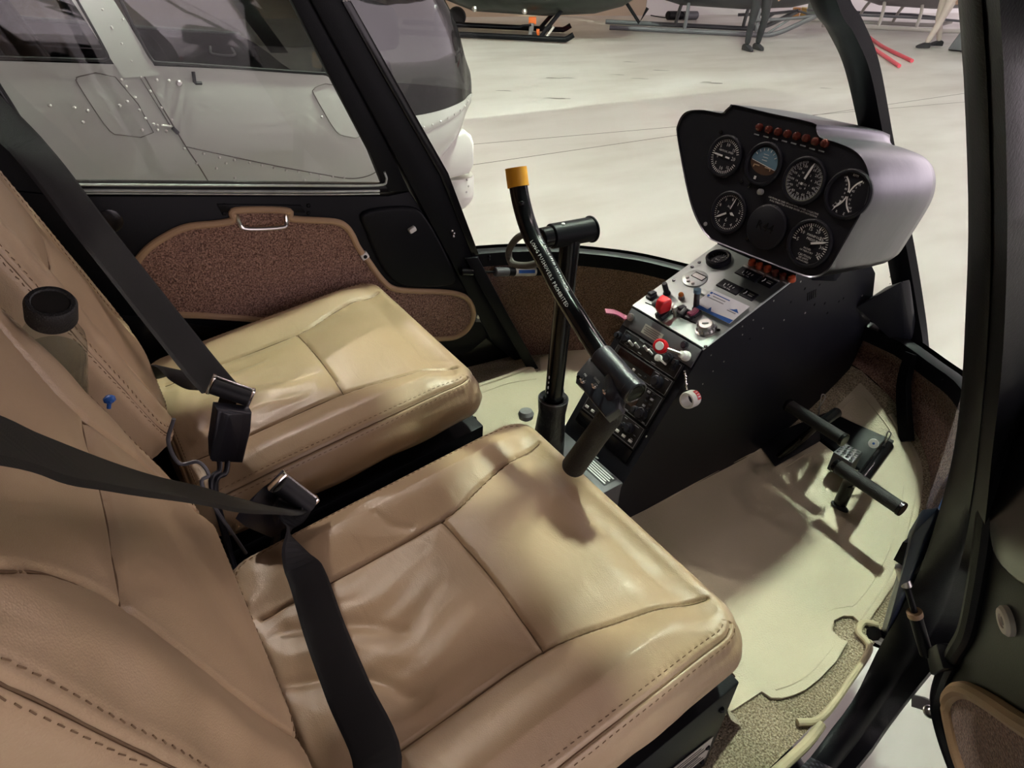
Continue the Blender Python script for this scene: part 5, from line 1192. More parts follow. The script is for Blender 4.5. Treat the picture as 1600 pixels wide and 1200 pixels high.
M['joint'] = mat('floor_joint', (.10, .085, .075), .6)
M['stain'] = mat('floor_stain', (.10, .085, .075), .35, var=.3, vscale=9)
M['wallwhite'] = mat('white_wall', (.80, .79, .77), .7, var=.04, vscale=.6)
M['walltan'] = mat('tan_wall', (.52, .42, .30), .7)
M['ceil'] = mat('hangar_ceiling', (.10, .10, .105), .7)
M['truss'] = mat('steel_truss', (.06, .06, .065), .5)
M['lens'] = emit('lamp_lens', (1.0, .82, .80), 290)
f = MB(); f.box((8, 4, GZ-.05), (70, 60, .1), 'concrete'); struct(f.obj('floor', None))
j = MB()
def line(u0, v0, u1, v1, w=.02):
    a, b = atZ(u0, v0, GZ), atZ(u1, v1, GZ); d = (b-a).normalized(); s_ = V((-d.y, d.x, 0))*w/2; a = a-d*8; b = b+d*8
    j.add([a+s_, a-s_, b-s_, b+s_], [[0, 1, 2, 3]], 'joint', Matrix.Translation((0, 0, .0012)))
line(700, 229, 1060, 198, .012); line(1150, 198, 1205, 190, .012)
struct(j.obj('trim_1', None, 'thin dark joint line in the concrete floor'))
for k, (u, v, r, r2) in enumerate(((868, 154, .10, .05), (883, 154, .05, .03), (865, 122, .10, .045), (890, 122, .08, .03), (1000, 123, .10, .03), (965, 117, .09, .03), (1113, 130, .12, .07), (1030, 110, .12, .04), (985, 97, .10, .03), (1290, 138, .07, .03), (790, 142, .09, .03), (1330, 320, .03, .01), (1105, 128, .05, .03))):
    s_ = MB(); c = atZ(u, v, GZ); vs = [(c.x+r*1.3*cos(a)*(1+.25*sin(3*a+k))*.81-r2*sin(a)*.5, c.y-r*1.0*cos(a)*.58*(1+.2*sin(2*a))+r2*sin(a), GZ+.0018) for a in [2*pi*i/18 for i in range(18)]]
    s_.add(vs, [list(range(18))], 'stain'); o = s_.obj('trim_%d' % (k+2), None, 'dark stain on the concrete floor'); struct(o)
hd_ = V((.809, -.588, 0)); lf_ = V((.588, .809, 0))
wa, wb_ = atZ(1008, 24, GZ), atZ(1345, 21, GZ); wd_ = (wb_-wa).normalized()
def wallbox(a, b, m, name, th=.2, h=9):
    g = MB(); d = (b-a).normalized(); nrm = V((d.y, -d.x, 0)); nrm = nrm if nrm.dot(CAM-a) < 0 else -nrm
    g.hull([a, b, a+nrm*th, b+nrm*th, a+V((0, 0, h)), b+V((0, 0, h)), a+nrm*th+V((0, 0, h)), b+nrm*th+V((0, 0, h))], m); return struct(g.obj(name, None))
wallbox(wa, wb_+wd_*16, 'wallwhite', 'wall_back')
wallbox(wa-wd_*20, wa-wd_*.01, 'walltan', 'wall_back_left')
def plainwall(x0, y0, x1, y1, z0, z1, name):
    g = MB(); g.box(((x0+x1)/2, (y0+y1)/2, (z0+z1)/2), (abs(x1-x0), abs(y1-y0), z1-z0), 'wallgrey'); struct(g.obj(name, None))
M['wallgrey'] = mat('grey_wall', (.17, .165, .16), .8)
plainwall(-12.3, -14.2, -3.5, -14, GZ, 8.6, 'wall_right_1'); plainwall(7.5, -14.2, 27, -14, GZ, 8.6, 'wall_right_2'); plainwall(-3.5, -14.2, 7.5, -14, 6.0, 8.6, 'wall_right_3')
plainwall(-12.3, -14, -12, 24, GZ, 8.6, 'wall_rear')
pd = bpy.data.lights.new('portal', 'AREA'); pd.shape = 'RECTANGLE'; pd.size = 11; pd.size_y = 6.5; pd.cycles.is_portal = True
po_ = bpy.data.objects.new('daylight_portal', pd); COL.objects.link(po_); po_.location = (2, -14.05, 2.75); po_.rotation_euler = (radians(90), 0, 0)
# ceiling with lamps
CZ = 8.6
g = MB(); g.box((8, 5, CZ+.05), (42, 42, .1), 'ceil'); struct(g.obj('ceiling', None))
for k in range(9):
    g = MB(); p = V((-8+k*4.0, 3, CZ-.25)); g.box(p, (.18, 38, .45), 'truss'); struct(g.obj('ceiling_beam_%d' % (k+1), None))
def lamp(x, y, r, m='lens'):
    t = thing('hangar_lamp', (x, y, CZ-.9), 'round high-bay lamp hanging from the hangar ceiling', 'lamp', 'hangar ceiling lamps')
    g = MB(); g.lathe([(.0, .9), (.02, .9), (.02, .3), (.10, .28), (r*.8, .16), (r+.03, .02), (r+.02, .0), (r, .0), (r, .03)], 'truss', T(x, y, CZ-.9), 24); g.obj('shade', t)
    g = MB(); g.lathe([(r, .012), (0, .012)], m, T(x, y, CZ-.9), 24); g.obj('lens', t)
KEY = V((3.8, 1.25))
for i in range(4):
    for j_ in range(3):
        x, y = KEY.x+(i-1)*4.6, KEY.y+(j_-1)*4.6
        if (i, j_) == (1, 1): continue
        lamp(x, y, .26)
M['lens2'] = emit('lamp_lens_near', (.84, 1.0, .80), 5200)
lamp(KEY.x, KEY.y, .27, 'lens2')
M['lens3'] = emit('lamp_lens_side', (1.0, .91, .80), 2300)
lamp(-.7, 8.0, .27, 'lens3')

# ------------------------------------------------------------------ parked grey-white helicopter alongside
M['paint'] = mat('pearl_grey_paint', (.53, .545, .50), .22, coat=.5)
M['dkin'] = mat('dark_cabin_lining', (.010, .010, .011), .6, spec=.2)
M['rivet'] = mat('rivet_paint', (.66, .65, .61), .25)
M['plexidark'] = glass('shade_tinted_plexiglass', (.25, .255, .26), gloss=.05, rough=.03)  # clear glass tinted dark, so its colour carries the dimness of the cabin inside
nh = thing('parked_helicopter', (.6, 2.5, GZ), 'pearl grey helicopter parked alongside, seen through the far door window and windshield', 'helicopter')
YC = 2.5
def interp(tab, x): return float(np.interp(x, [a for a, _ in tab], [b for _, b in tab]))
Wt = [(-2.2, .35), (-1.4, .56), (-.8, .62), (.4, .62), (.9, .585), (1.2, .51), (1.45, .415), (1.62, .32), (1.75, .21), (1.83, .12), (1.875, .0)]
zbT = [(-2.2, .25), (-1.4, .0), (-.9, -.1), (.9, -.1), (1.2, -.085), (1.45, -.03), (1.62, .04), (1.75, .13), (1.83, .21), (1.875, .30)]
zsT = [(-2.2, .80), (-1, .72), (.3, .612), (.95, .545), (1.06, .42), (1.14, .345), (1.4, .325), (1.875, .32)]
ztT = [(-2.2, 1.3), (-1, 1.34), (.3, 1.31), (.7, 1.27), (1.0, 1.19), (1.3, 1.06), (1.55, .90), (1.72, .74), (1.82, .56), (1.875, .33)]
def smt(tab):
    xs_ = np.linspace(tab[0][0], tab[-1][0], 400); ys = np.interp(xs_, [a for a, _ in tab], [b for _, b in tab]); k = np.ones(21)/21; yp = np.pad(ys, 10, mode='edge'); return list(zip(xs_, np.convolve(yp, k, 'valid')))
zs_raw = zsT; Wt[-1] = (1.875, .012)
W_, ZB, ZS, ZT = (lambda x, t=smt(Wt)[:-1]+[(1.88, .0)]: max(0, interp(t, x))), (lambda x, t=smt(zbT): interp(t, x)), (lambda x, t=smt(zsT): interp(t, x)), (lambda x, t=smt(ztT): interp(t, x))
sg = lambda v, p: math.copysign(abs(v)**p, v)
def low(x, th, d=0): return V((x, YC-(W_(x)+d)*sg(cos(th), .55), ZS(x)-(ZS(x)-ZB(x)+d)*sin(th)**.8))
def upp(x, th, d=0): return V((x, YC-(W_(x)+d)*sg(cos(th), .62), ZS(x)+(ZT(x)-ZS(x)+d)*sin(th)**.85))
def surf_y(x, z, d=0):
    if z < ZS(x):
        s_ = min(1, max(0, (ZS(x)-z)/(ZS(x)-ZB(x))))**(1/.8); return YC-(W_(x)+d)*sqrt(max(0, 1-s_*s_))**.55
    s_ = min(1, max(0, (z-ZS(x))/(ZT(x)-ZS(x))))**(1/.85); return YC-(W_(x)+d)*sqrt(max(0, 1-s_*s_))**.62
def nb(u, v, d=.003):
    y = 1.9
    for _ in range(25):
        p = atY(u, v, y); y = y*.5+.5*surf_y(min(1.87, max(-2, p.x)), p.z, d)
    return atY(u, v, y)
xs2 = list(np.linspace(-2.2, 1.2, 60))+list(np.linspace(1.22, 1.88, 40))
fb = MB(); fb.grid(lambda u, v: low(xs2[round(u*99)], pi*v), 100, 61, 'paint')
for u, v in ((318, 240), (343, 246), (366, 250), (390, 254), (409, 258), (428, 262), (447, 266), (466, 268), (485, 271), (500, 274), (520, 276), (538, 277), (307, 255), (338, 263), (353, 255), (352, 285), (367, 278), (425, 287), (450, 284), (476, 281), (500, 279), (245, 125), (264, 126), (190, 125), (197, 135), (211, 152), (218, 172), (227, 185), (240, 194), (187, 165), (199, 159), (192, 30), (175, 44), (160, 15), (78, 165), (116, 168), (137, 173), (130, 191), (503, 183), (288, 232), (268, 187), (252, 168), (235, 143), (220, 120), (205, 95), (190, 68), (174, 42), (246, 196), (260, 205), (222, 203), (246, 203)):
    p = nb(u, v, .0); b = bmesh.new(); bmesh.ops.create_uvsphere(b, u_segments=8, v_segments=5, radius=.0055)
    for q in b.verts: q.co = q.co+p
    fb.bm(b, 'rivet')
fb.obj('fuselage', nh, angle=60)
g = MB(); g.grid(lambda u, v: low(xs2[round(u*99)]-.01, pi*v, -.012), 100, 41, 'dkin'); g.obj('cabin_lining', nh)
g = MB(); g.grid(lambda u, v: upp(xs2[round(u*99)], pi*v), 100, 49, 'plexidark'); g.obj('canopy_glass', nh, angle=70)
def band(fn0, fn1, z0, z1, m, name, side=1, n=14, d=.004, zfun=None):
    g = MB(); rows = []
    for k in range(n+1):
        z = z0+(z1-z0)*k/n; a, b = fn0(z), fn1(z)
        R = []
        for i in range(6):
            x = a+(b-a)*i/5; y = surf_y(x, max(z, ZS(x)+.0005) if z >= z0 and z0 > .3 else z, d); R.append(V((x, y if side > 0 else 2*YC-y, z)))
        rows.append(R)
    g.loft(rows, m, closed=False); return g.obj(name, nh)
slope = -.37
for s in (1, -1):
    band(lambda z: .205+slope*(z-.60), lambda z: .318+slope*(z-.60), .58, 1.2, 'paint', 'door_pillar', s)
    band(lambda z: 1.0-.62*(z-.52), lambda z: 1.085-.62*(z-.52), .46, 1.15, 'paint', 'front_pillar', s)
    band(lambda z: -1.2, lambda z: -.55+slope*(z-.6), .64, 1.25, 'paint', 'rear_panel', s)
g = MB(); g.grid(lambda u, v: upp(-2.2+2.9*u, pi*(.33+.34*v), .006), 40, 20, 'paint'); g.obj('roof_skin', nh)
g = MB(); g.grid(lambda u, v: upp(-2.2+2.9*u, pi*(.30+.40*v), -.02), 40, 20, 'dkin'); g.obj('roof_lining', nh)
# window sill edge, windshield strip with rivets, panel lines
def surfline(px, m, r, name, d=.001, lab=None, closed=False, n=6):
    P_ = smooth_path([V((u, v, 0)) for u, v in px], n, closed); g = MB(); g.tube([nb(p.x, p.y, d) for p in P_], r, m, 6, closed=closed); return g.obj(name, nh, lab)
surfline([(-40, 86), (0, 90), (80, 92), (150, 94), (166, 92), (168, 86), (150, 52), (118, -4), (108, -20)], 'dkin', .0055, 'window_seal')
surfline([(170, -30), (188, 0), (215, 55), (236, 92), (248, 98), (300, 101), (400, 108), (505, 115), (520, 112), (522, 105), (490, 60)], 'dkin', .0055, 'window_seal')
surfline([(135, -22), (148, 0), (180, 50), (217, 105), (255, 170), (290, 228), (310, 258), (330, 291)], 'joint', .0022, 'door_seam')
surfline([(128, -22), (141, 0), (210, 107), (270, 203)], 'joint', .0014, 'door_seam')
surfline([(290, 229), (340, 240), (420, 257), (500, 272), (545, 279), (575, 275), (598, 262)], 'joint', .0018, 'door_seam')
surfline([(120, 124), (126, 119), (180, 120), (240, 207), (190, 211), (172, 205), (150, 175), (121, 130)], 'joint', .0016, 'access_panel', closed=True, n=2)
surfline([(490, 140), (498, 134), (522, 133), (545, 168), (566, 212), (540, 213), (525, 205), (508, 178), (490, 146)], 'joint', .0016, 'access_panel', closed=True, n=2)
def onnb(u, v, d): return nb(u, v, d)
g = MB(); g.ball(tuple(onnb(280, 130, .004)), .011, 'steel', 12); g.cyl(onnb(280, 130, .0), onnb(280, 131, .02), .006, 'steel', 10); g.obj('door_lock', nh, 'round steel door lock')
g = MB(); g.tube([onnb(302, 112, .012), onnb(304, 128, .014), onnb(306, 130, .014), onnb(315, 130, .012)], .006, 'black', 8); g.obj('door_handle', nh, 'black L-shaped door handle')
g = MB(); g.tube([onnb(252, 196, .006), onnb(268, 198, .010)], .005, 'rivet', 8); g.tube([onnb(270, 200, .010), onnb(278, 208, .008)], .007, 'black', 8); g.obj('door_latch', nh)
strip = MB(); rows = []
for k in range(61):
    x = 1.09+.788*k/60; rows.append([low(x, th, .004) for th in (.0, .06, .12)]+[low(x, .15, .0)])
strip.loft(rows, 'paint', closed=False)
rows = [[V((p.x, 2*YC-p.y, p.z)) for p in R] for R in rows]; strip.loft(rows, 'paint', closed=False)
for k in range(12):
    p = low(1.16+.058*k, .09, .004); b = bmesh.new(); bmesh.ops.create_uvsphere(b, u_segments=8, v_segments=5, radius=.0055)
    for q in b.verts: q.co = q.co+p
    strip.bm(b, 'rivet')
strip.obj('windshield_strip', nh, 'riveted white strip under the windshield')
# dark interior: seats, bulkhead, console, far door handle
g = MB(); g.box((-.62, YC, .55), (.05, 1.1, 1.2), 'dkin'); g.obj('bulkhead', nh)
for s in (-1, 1):
    st = MB(); st.box((.35, YC+s*.28, .33), (.5, .44, .16), 'dkin', None, .04, 3); st.obj('seat_cushion', nh)
    st = MB(); st.hull([V((.12-.25*h, YC+s*.28+w_*.2, .36+.66*h))+V((dx, 0, 0)) for h in (0, 1) for w_ in (-1, 1) for dx in (0, -.1)], 'dkin', .03, 3); st.obj('seat_back', nh)
g = MB(); g.hull([(.95, YC-.1, -.05), (1.5, YC-.1, .1), (.95, YC+.1, -.05), (1.5, YC+.1, .1), (1.15, YC-.1, .5), (1.4, YC-.1, .5), (1.15, YC+.1, .5), (1.4, YC+.1, .5)], 'dkin', .01); g.hull([(1.2, YC-.22, .55), (1.42, YC-.2, .56), (1.2, YC+.22, .55), (1.42, YC+.2, .56), (1.22, YC-.2, .78), (1.42, YC-.18, .72), (1.22, YC+.2, .78), (1.42, YC+.18, .72)], 'dkin', .03, 3); g.obj('console', nh)
g = MB(); g.tube(smooth_path([(.75, YC+.57, .50), (.75, YC+.54, .47), (.85, YC+.54, .46), (.85, YC+.57, .49)], 4), .006, 'steel', 8); g.obj('pull_handle', nh)
g = MB(); g.tube([(-.2, YC+.585, .66), (.35, YC+.585, .60), (.9, YC+.565, .55)], .008, 'silverseal', 8); g.obj('window_seal', nh)
g = MB(); g.tube(smooth_path([(1.86, YC, .36), (1.72, YC, .72), (1.52, YC, .89), (1.2, YC, 1.09), (.8, YC, 1.24)], 6), .012, 'dkin', 8, flat=.5); g.obj('windshield_bow', nh)
# white camera housing under the nose
gb = MB(); C0 = atY(711, 240, 2.42)
o1 = [(742, 225), (738, 212), (728, 204), (712, 210), (690, 232), (672, 262), (676, 278), (700, 281), (735, 272), (742, 258)]
P_ = [atY(u, v, 2.30) for u, v in o1]; X = frame(P_[0], (1, 0, 0), (0, 0, 1)); Xi = X.inverted(); gb.prism([(Xi@p).xy for p in P_], .30, 'white', X@T(0, 0, -.30), .02, 4); gb.obj('nose_mount', nh, 'white angular mount under the nose')
gb = MB(); ct = atY(708, 272, 2.42); cb_ = atY(711, 318, 2.42); r = (atY(736, 290, 2.42)-atY(680, 290, 2.42)).length/2
h_ = ct.z-cb_.z; gb.lathe([(r*.95, 0), (r, -.02), (r, -h_*.55), (r*.97, -h_*.7), (r*.85, -h_*.9), (r*.6, -h_*1.08), (r*.3, -h_*1.18), (0, -h_*1.2)], 'white', T(ct.x, 2.42, ct.z), 28)
for u, v in ((688, 288), (730, 281), (732, 291), (729, 300)):
    b = bmesh.new(); bmesh.ops.create_uvsphere(b, u_segments=8, v_segments=5, radius=.006)
    d_ = ray(u, v).normalized(); o = CAM-V((ct.x, 2.42, 0)); A_ = d_.x**2+d_.y**2; B_ = o.x*d_.x+o.y*d_.y; Cc = o.x**2+o.y**2-r*r; disc = B_*B_-A_*Cc
    if disc > 0:
        p = CAM+d_*((-B_-sqrt(disc))/A_)
        for q in b.verts: q.co = q.co+p
        gb.bm(b, 'steel')
gb.obj('camera_turret', nh, 'white cylindrical turret under the nose')
for s in (-1, 1):
    g = MB(); g.tube(smooth_path([(-1.6, YC+.95*s, GZ+.035), (0, YC+.95*s, GZ+.035), (1.2, YC+.95*s, GZ+.035), (1.5, YC+.95*s, GZ+.07), (1.7, YC+.95*s, GZ+.16)], 6), .035, 'paint', 12); g.obj('skid', nh)
    for x in (-.9, .75): g = MB(); g.tube(smooth_path([(x, YC+.25*s, -.08), (x, YC+.6*s, -.16), (x, YC+.88*s, -.38), (x, YC+.95*s, GZ+.04)], 6), .028, 'paint', 10); g.obj('skid_leg', nh)

# ------------------------------------------------------------------ helicopters parked at the back
M['olive'] = mat('dark_olive_paint', (.022, .027, .022), .35, var=.3, vscale=6)
M['darkgrey'] = mat('dark_grey_paint', (.05, .053, .06), .4, var=.2, vscale=5)
M['palegreen'] = mat('pale_green_paint', (.42, .47, .40), .35)
M['dusty'] = mat('dusty_grey_paint', (.20, .185, .19), .4)
M['paleskid'] = mat('pale_skid_paint', (.55, .53, .49), .4)
M['greyskid'] = mat('grey_skid_paint', (.13, .135, .15), .4)
def bg_heli(name, o, half, clear, wid, label, paint, nosepaint, skidm, nose, legs, tip, tail=True):
    """o: ground point under the front end of the skids, centre line"""
    X = frame((o.x, o.y, GZ), hd_, lf_); t = thing(name, (o.x, o.y, GZ), label, 'helicopter')
    st_ = [(-6.5, .10, 1.25, .12), (-3.6, .22, 1.1, .3), (-2.6, .6, .55+clear*.3, 1.0), (-1.6, 1.0, clear, 1.6), (-.4, 1.0, clear-.02, 1.65), (nose*.35, .95, clear+.05, 1.55), (nose*.7, .74, clear+.18, 1.1), (nose*.92, .40, clear+.36, .62), (nose, .05, clear+.52, .1)]
    st_ = [tuple(p) for p in np.array([[np.interp(u, range(9), [s_[i] for s_ in st_]) for i in range(4)] for u in np.linspace(0, 8, 33)])]
    def loops(rng): return [[X@V((x, wid*w_*sg(cos(a), .75), z0+h_*(.5+.5*sg(sin(a), .75)))) for a in [2*pi*k/32 for k in range(32)]] for x, w_, z0, h_ in rng]
    g = MB(); g.loft(loops(st_[:29]), paint, cap=True); g.obj('fuselage', t, angle=60)
    g = MB(); g.loft(loops(st_[28:]), nosepaint, cap=True); g.obj('nose', t, 'pale nose' if nosepaint != paint else None, angle=60)
    for s in (-1, 1):
        y = half*s
        g = MB(); g.tube([X@V(p) for p in smooth_path([(-3.0, y, .06), (-1.0, y, .06), (-.12, y, .06)]+[(a, y, b) for a, b in tip], 5)], .045, skidm, 12); g.obj('skid', t)
        for x, dx in legs: g = MB(); g.tube([X@V(p) for p in smooth_path([(x+dx, y*.55, clear+.1), (x+dx*.5, y*.85, clear*.75), (x, y, .06)], 5)], .035, skidm, 10); g.obj('skid_leg', t)
    return t, X
A0 = (atZ(880, 65, -.45)+atZ(885, 46, -.45))/2; hA = .70
tA_, XA = bg_heli('military_helicopter', A0, hA, .36, .72, 'dark olive helicopter at the back behind the grey helicopter nose, on wheeled skids', 'olive', 'olive', 'black', 1.35, [(-.45, .35), (-2.2, .0)], [(.0, .07), (.12, .14)])
g = MB(); g.tube([XA@V(p) for p in smooth_path([(-2.2, -.55, .34), (-2.1, -.62, .22), (-1.9, -.64, .20), (-.9, -.64, .20), (-.75, -.62, .23), (-.6, -.58, .24)], 5)], .016, 'black', 8); g.obj('step_tube', tA_)
for x in (-2.2, -1.55, -.72): g = MB(); g.ball(tuple(XA@V((x, -.71, .45))), .05, 'steel', 8); g.obj('fitting', tA_)
g = MB(); g.tube([XA@V(p) for p in ((.9, -.1, .72), (1.25, -.25, .32), (1.36, -.25, .55))], .03, 'black', 8); g.obj('wire_cutter', tA_)
g = MB(); a_ = XA@V((-.35, -.7, .06)); b_ = XA@V((-.22, -.66, .24)); g.cyl(a_, a_.lerp(b_, 1), .02, 'paleskid', 10); g.obj('strut', tA_, 'pale strut')
wl2 = thing('handling_wheel', atZ(714, 42, GZ), 'black ground-handling wheel beside the dark olive helicopter, half behind the grey nose', 'wheel')
c = atZ(714, 31, GZ+.2); c = CAM+(atZ(714, 42, GZ)-CAM)*1.0; c.z = GZ+.17; X = axis_frame(c, -lf_)
g = MB(); g.lathe([(.06, .06), (.15, .06), (.17, .03), (.17, -.03), (.15, -.06), (.06, -.06)], 'rubber', X, 24); g.obj('tyre', wl2); g = MB(); g.lathe([(.0, .05), (.05, .05), (.07, .03), (.07, -.05), (0, -.05)], 'steel', X, 16); g.obj('hub', wl2)
jk = thing('hydraulic_jack', atZ(835, 64, GZ), 'orange jack with small castor clamped to the skid of the olive helicopter', 'jack')
jb = atZ(835, 64, GZ); ex = (atZ(850, 64, GZ)-atZ(830, 64, GZ)).normalized()
def jp(u, v): 
    n_ = V((CAM.x-jb.x, CAM.y-jb.y, 0)).normalized(); return at(u, v, n_, n_.dot(jb))
for (u0, v0, u1, v1), nm in (((826, 27, 838, 38), 'head'), ((838, 46, 843, 58), 'clamp')):
    g = MB(); q = [jp(u0, v0), jp(u1, v0), jp(u1, v1), jp(u0, v1)]; dpt = V((jb.x-CAM.x, jb.y-CAM.y, 0)).normalized()*.12; g.hull(q+[p+dpt for p in q], 'orange', .01); g.obj(nm, jk, 'orange bracket')
g = MB(); g.cyl(jp(831, 36), jp(829, 54), .04, 'greyknob', 12); g.obj('jack_tube', jk)
g = MB(); c = jp(833, 59); c.z = GZ+.07; g.lathe([(.02, .03), (.07, .03), (.07, -.03), (.02, -.03)], 'rubber', axis_frame(c, -lf_), 20); g.obj('castor', jk)
g = MB(); g.cyl(jp(808, 61), jp(822, 62), .05, 'print', 12); g.obj('white_sleeve', jk, 'white sleeve on the skid tube'); 
B0 = (atZ(1200, 56, -.45)+atZ(1165, 45, -.45))/2
tB, XB = bg_heli('military_helicopter', B0, .52, .46, .62, 'dark grey helicopter with pale green nose, standing behind the person in dark clothes', 'darkgrey', 'palegreen', 'greyskid', 1.5, [(-.15, .0), (-1.55, .05)], [(.25, .1), (.75, .34), (.9, .42)])
for s in (-1, 1):
    g = MB(); g.tube([XB@V(p) for p in ((-.3, .52*s, .30), (.3, .52*s, .34), (.9, .52*s, .42))], .03, 'greyskid', 8); g.obj('skid_rail', tB)
    g = MB(); g.tube([XB@V(p) for p in ((.05, .52*s, .08), (.45, .52*s, .36))], .022, 'greyskid', 8); g.obj('brace', tB)
g = MB(); g.cyl(XB@V((.9, -.52, .42)), XB@V((.9, .52, .42)), .022, 'greyskid', 8); g.obj('cross_bar', tB)
C0_ = (atZ(1500, 50, -.45)+atZ(1445, 40, -.45))/2
tC, XC = bg_heli('military_helicopter', C0_, .62, .46, .66, 'dusty grey helicopter with pale skids at the far right, behind the walking person', 'dusty', 'dusty', 'paleskid', 1.6, [(-.9, .1), (-1.75, .1)], [(.2, .08), (.5, .16)])
g = MB(); g.tube([XC@V(p) for p in ((-3, .62, .26), (-.5, .62, .26), (.3, .62, .22))], .03, 'greyskid', 8); g.obj('skid_rail', tC); g = MB(); g.tube([XC@V(p) for p in ((-3, -.5, .28), (-.5, -.5, .28), (.3, -.5, .25))], .025, 'greyskid', 8); g.obj('skid_rail', tC)

# hoses, boxes and rolls by the back wall
M['hose'] = mat('pink_hose', (.72, .09, .13), .45)
for k, px in enumerate((((1341, 52), (1352, 62), (1363, 74), (1383, 88), (1405, 103)), ((1344, 47), (1358, 58), (1378, 72), (1402, 84), (1425, 95)))):
    g = MB(); pts = [atZ(u, v, GZ+.03) for u, v in px]; g.tube(smooth_path(pts, 6), .03, 'hose', 10); tag(g.obj('hose', None, off=pts[2]), ('pink hose on the hangar floor, the left one of the pair', 'pink hose on the hangar floor, the right one of the pair')[k], 'hose', 'pink hoses on the floor')
def floor_box(u0, v0, u1, v1, depth, m, name, label, cat, bev=.02):
    b = atZ((u0+u1)/2, v1, GZ); n_ = V((CAM.x-b.x, CAM.y-b.y, 0)).normalized(); r_ = V((-n_.y, n_.x, 0)); 
    w_ = (at(u1, v1, n_, n_.dot(b))-at(u0, v1, n_, n_.dot(b))).length; h_ = abs(at(u0, v0, n_, n_.dot(b)).z-GZ); t = thing(name, b, label, cat); X = frame(b, r_, V((0, 0, 1)).cross(r_)); g = MB(); g.box((0, depth/2*(1 if X.col[1].xyz.dot(n_) < 0 else -1), h_/2), (w_, depth, h_), m, X, bev); g.obj('body', t); return t, X, w_, h_
M['yellowbox'] = mat('yellow_box', (.70, .50, .12), .5); M['orangebox'] = mat('orange_box', (.62, .27, .06), .5)
t, X, w_, h_ = floor_box(1249, 15, 1262, 27, .4, 'yellowbox', 'storage_box', 'yellow box standing by the white back wall', 'box'); g = MB(); g.box((0, .2, h_+.02), (w_*1.05, .42, .04), 'yellowbox', X, .01); g.obj('lid', t)
t, X, w_, h_ = floor_box(1236, 15, 1248, 27, .4, 'orangebox', 'storage_box', 'orange-brown box standing beside the yellow box', 'box'); g = MB(); g.box((0, .2, h_+.02), (w_*1.05, .42, .04), 'orangebox', X, .01); g.obj('lid', t)
b = atZ(1270, 31, GZ); t = thing('waste_bin', b, 'small grey-green bin on the floor right of the yellow box', 'bin'); g = MB(); g.lathe([(.0, .0), (.17, .0), (.21, .45), (.19, .45), (.17, .05), (0, .05)], mat('bin_green', (.16, .20, .18), .5), T(b.x, b.y, GZ), 20); g.obj('bin_body', t); g = MB(); g.lathe([(.215, .43), (.225, .44), (.215, .46), (.20, .46)], 'plateg', T(b.x, b.y, GZ), 20); g.obj('rim', t)
for k, (u, v, L_, m) in enumerate(((1054, 24, .42, 'black'), (1078, 24, .42, 'greyskid'))):
    b = atZ(u, v, GZ+.09); g = MB(); g.cyl(b-wd_*L_/2, b+wd_*L_/2, .09, m, 18, .02); tag(g.obj('rolled_cover', None, off=b), ('black rolled cover lying by the back wall', 'grey rolled cover lying beside the black roll')[k], 'roll')
g = MB(); pts = [atZ(u, v, GZ+.012) for u, v in ((1017, 24), (1028, 26), (1045, 28), (1065, 29), (1085, 30))]; g.tube(smooth_path(pts, 5), .012, 'black', 8); tag(g.obj('floor_cable', None, off=pts[0]), 'thin black cable trailing on the floor below the rolls', 'cable')
b = atZ(1520, 84, GZ); n_ = V((CAM.x-b.x, CAM.y-b.y, 0)).normalized()
dq = [at(u, v, n_, n_.dot(b)) for u, v in ((1481, 77), (1505, 44), (1545, 44), (1545, 84))]
t = thing('ground_cart', b, 'dark blue-grey wedge-shaped cart half hidden by the near door post', 'cart'); g = MB(); g.hull(dq+[p-n_*.8 for p in dq], 'greyskid', .02); g.obj('cart_body', t); g = MB(); g.cyl(dq[3]+n_*.02+V((0, 0, .05)), dq[3]-n_*.1+V((0, 0, .05)), .06, 'rubber', 14); g.obj('cart_wheel', t)
# ------------------------------------------------------------------ people (skin-modifier bodies baked to one mesh)
M['skin'] = mat('skin', (.45, .27, .19), .5); M['trouser_dark'] = mat('dark_trousers', (.022, .024, .028), .8); M['shirt_dark'] = mat('dark_shirt', (.02, .022, .03), .8)
M['trouser_pale'] = mat('pale_trousers', (.58, .50, .46), .8); M['shirt_pale'] = mat('pale_shirt', (.55, .45, .47), .8); M['shoe'] = mat('dark_shoe', (.03, .03, .035), .5); M['hair'] = mat('dark_hair', (.02, .014, .01), .7)
def skin_mesh(joints, edges, rad, sub=2):
    me = bpy.data.meshes.new('s'); me.from_pydata([tuple(j) for j in joints], edges, []); ob = bpy.data.objects.new('s', me); COL.objects.link(ob)
    ob.modifiers.new('skin', 'SKIN'); ob.modifiers.new('sub', 'SUBSURF').levels = sub
    for i, r in enumerate(rad):
        sv = me.skin_vertices[0].data[i]; sv.radius = r if isinstance(r, tuple) else (r, r); sv.use_root = (i == 0)
    dg = bpy.context.evaluated_depsgraph_get(); m2 = bpy.data.meshes.new_from_object(ob.evaluated_get(dg)); vs = [v.co[:] for v in m2.vertices]; fs = [list(p.vertices) for p in m2.polygons]
    bpy.data.objects.remove(ob); bpy.data.meshes.remove(me); bpy.data.meshes.remove(m2); return vs, fs
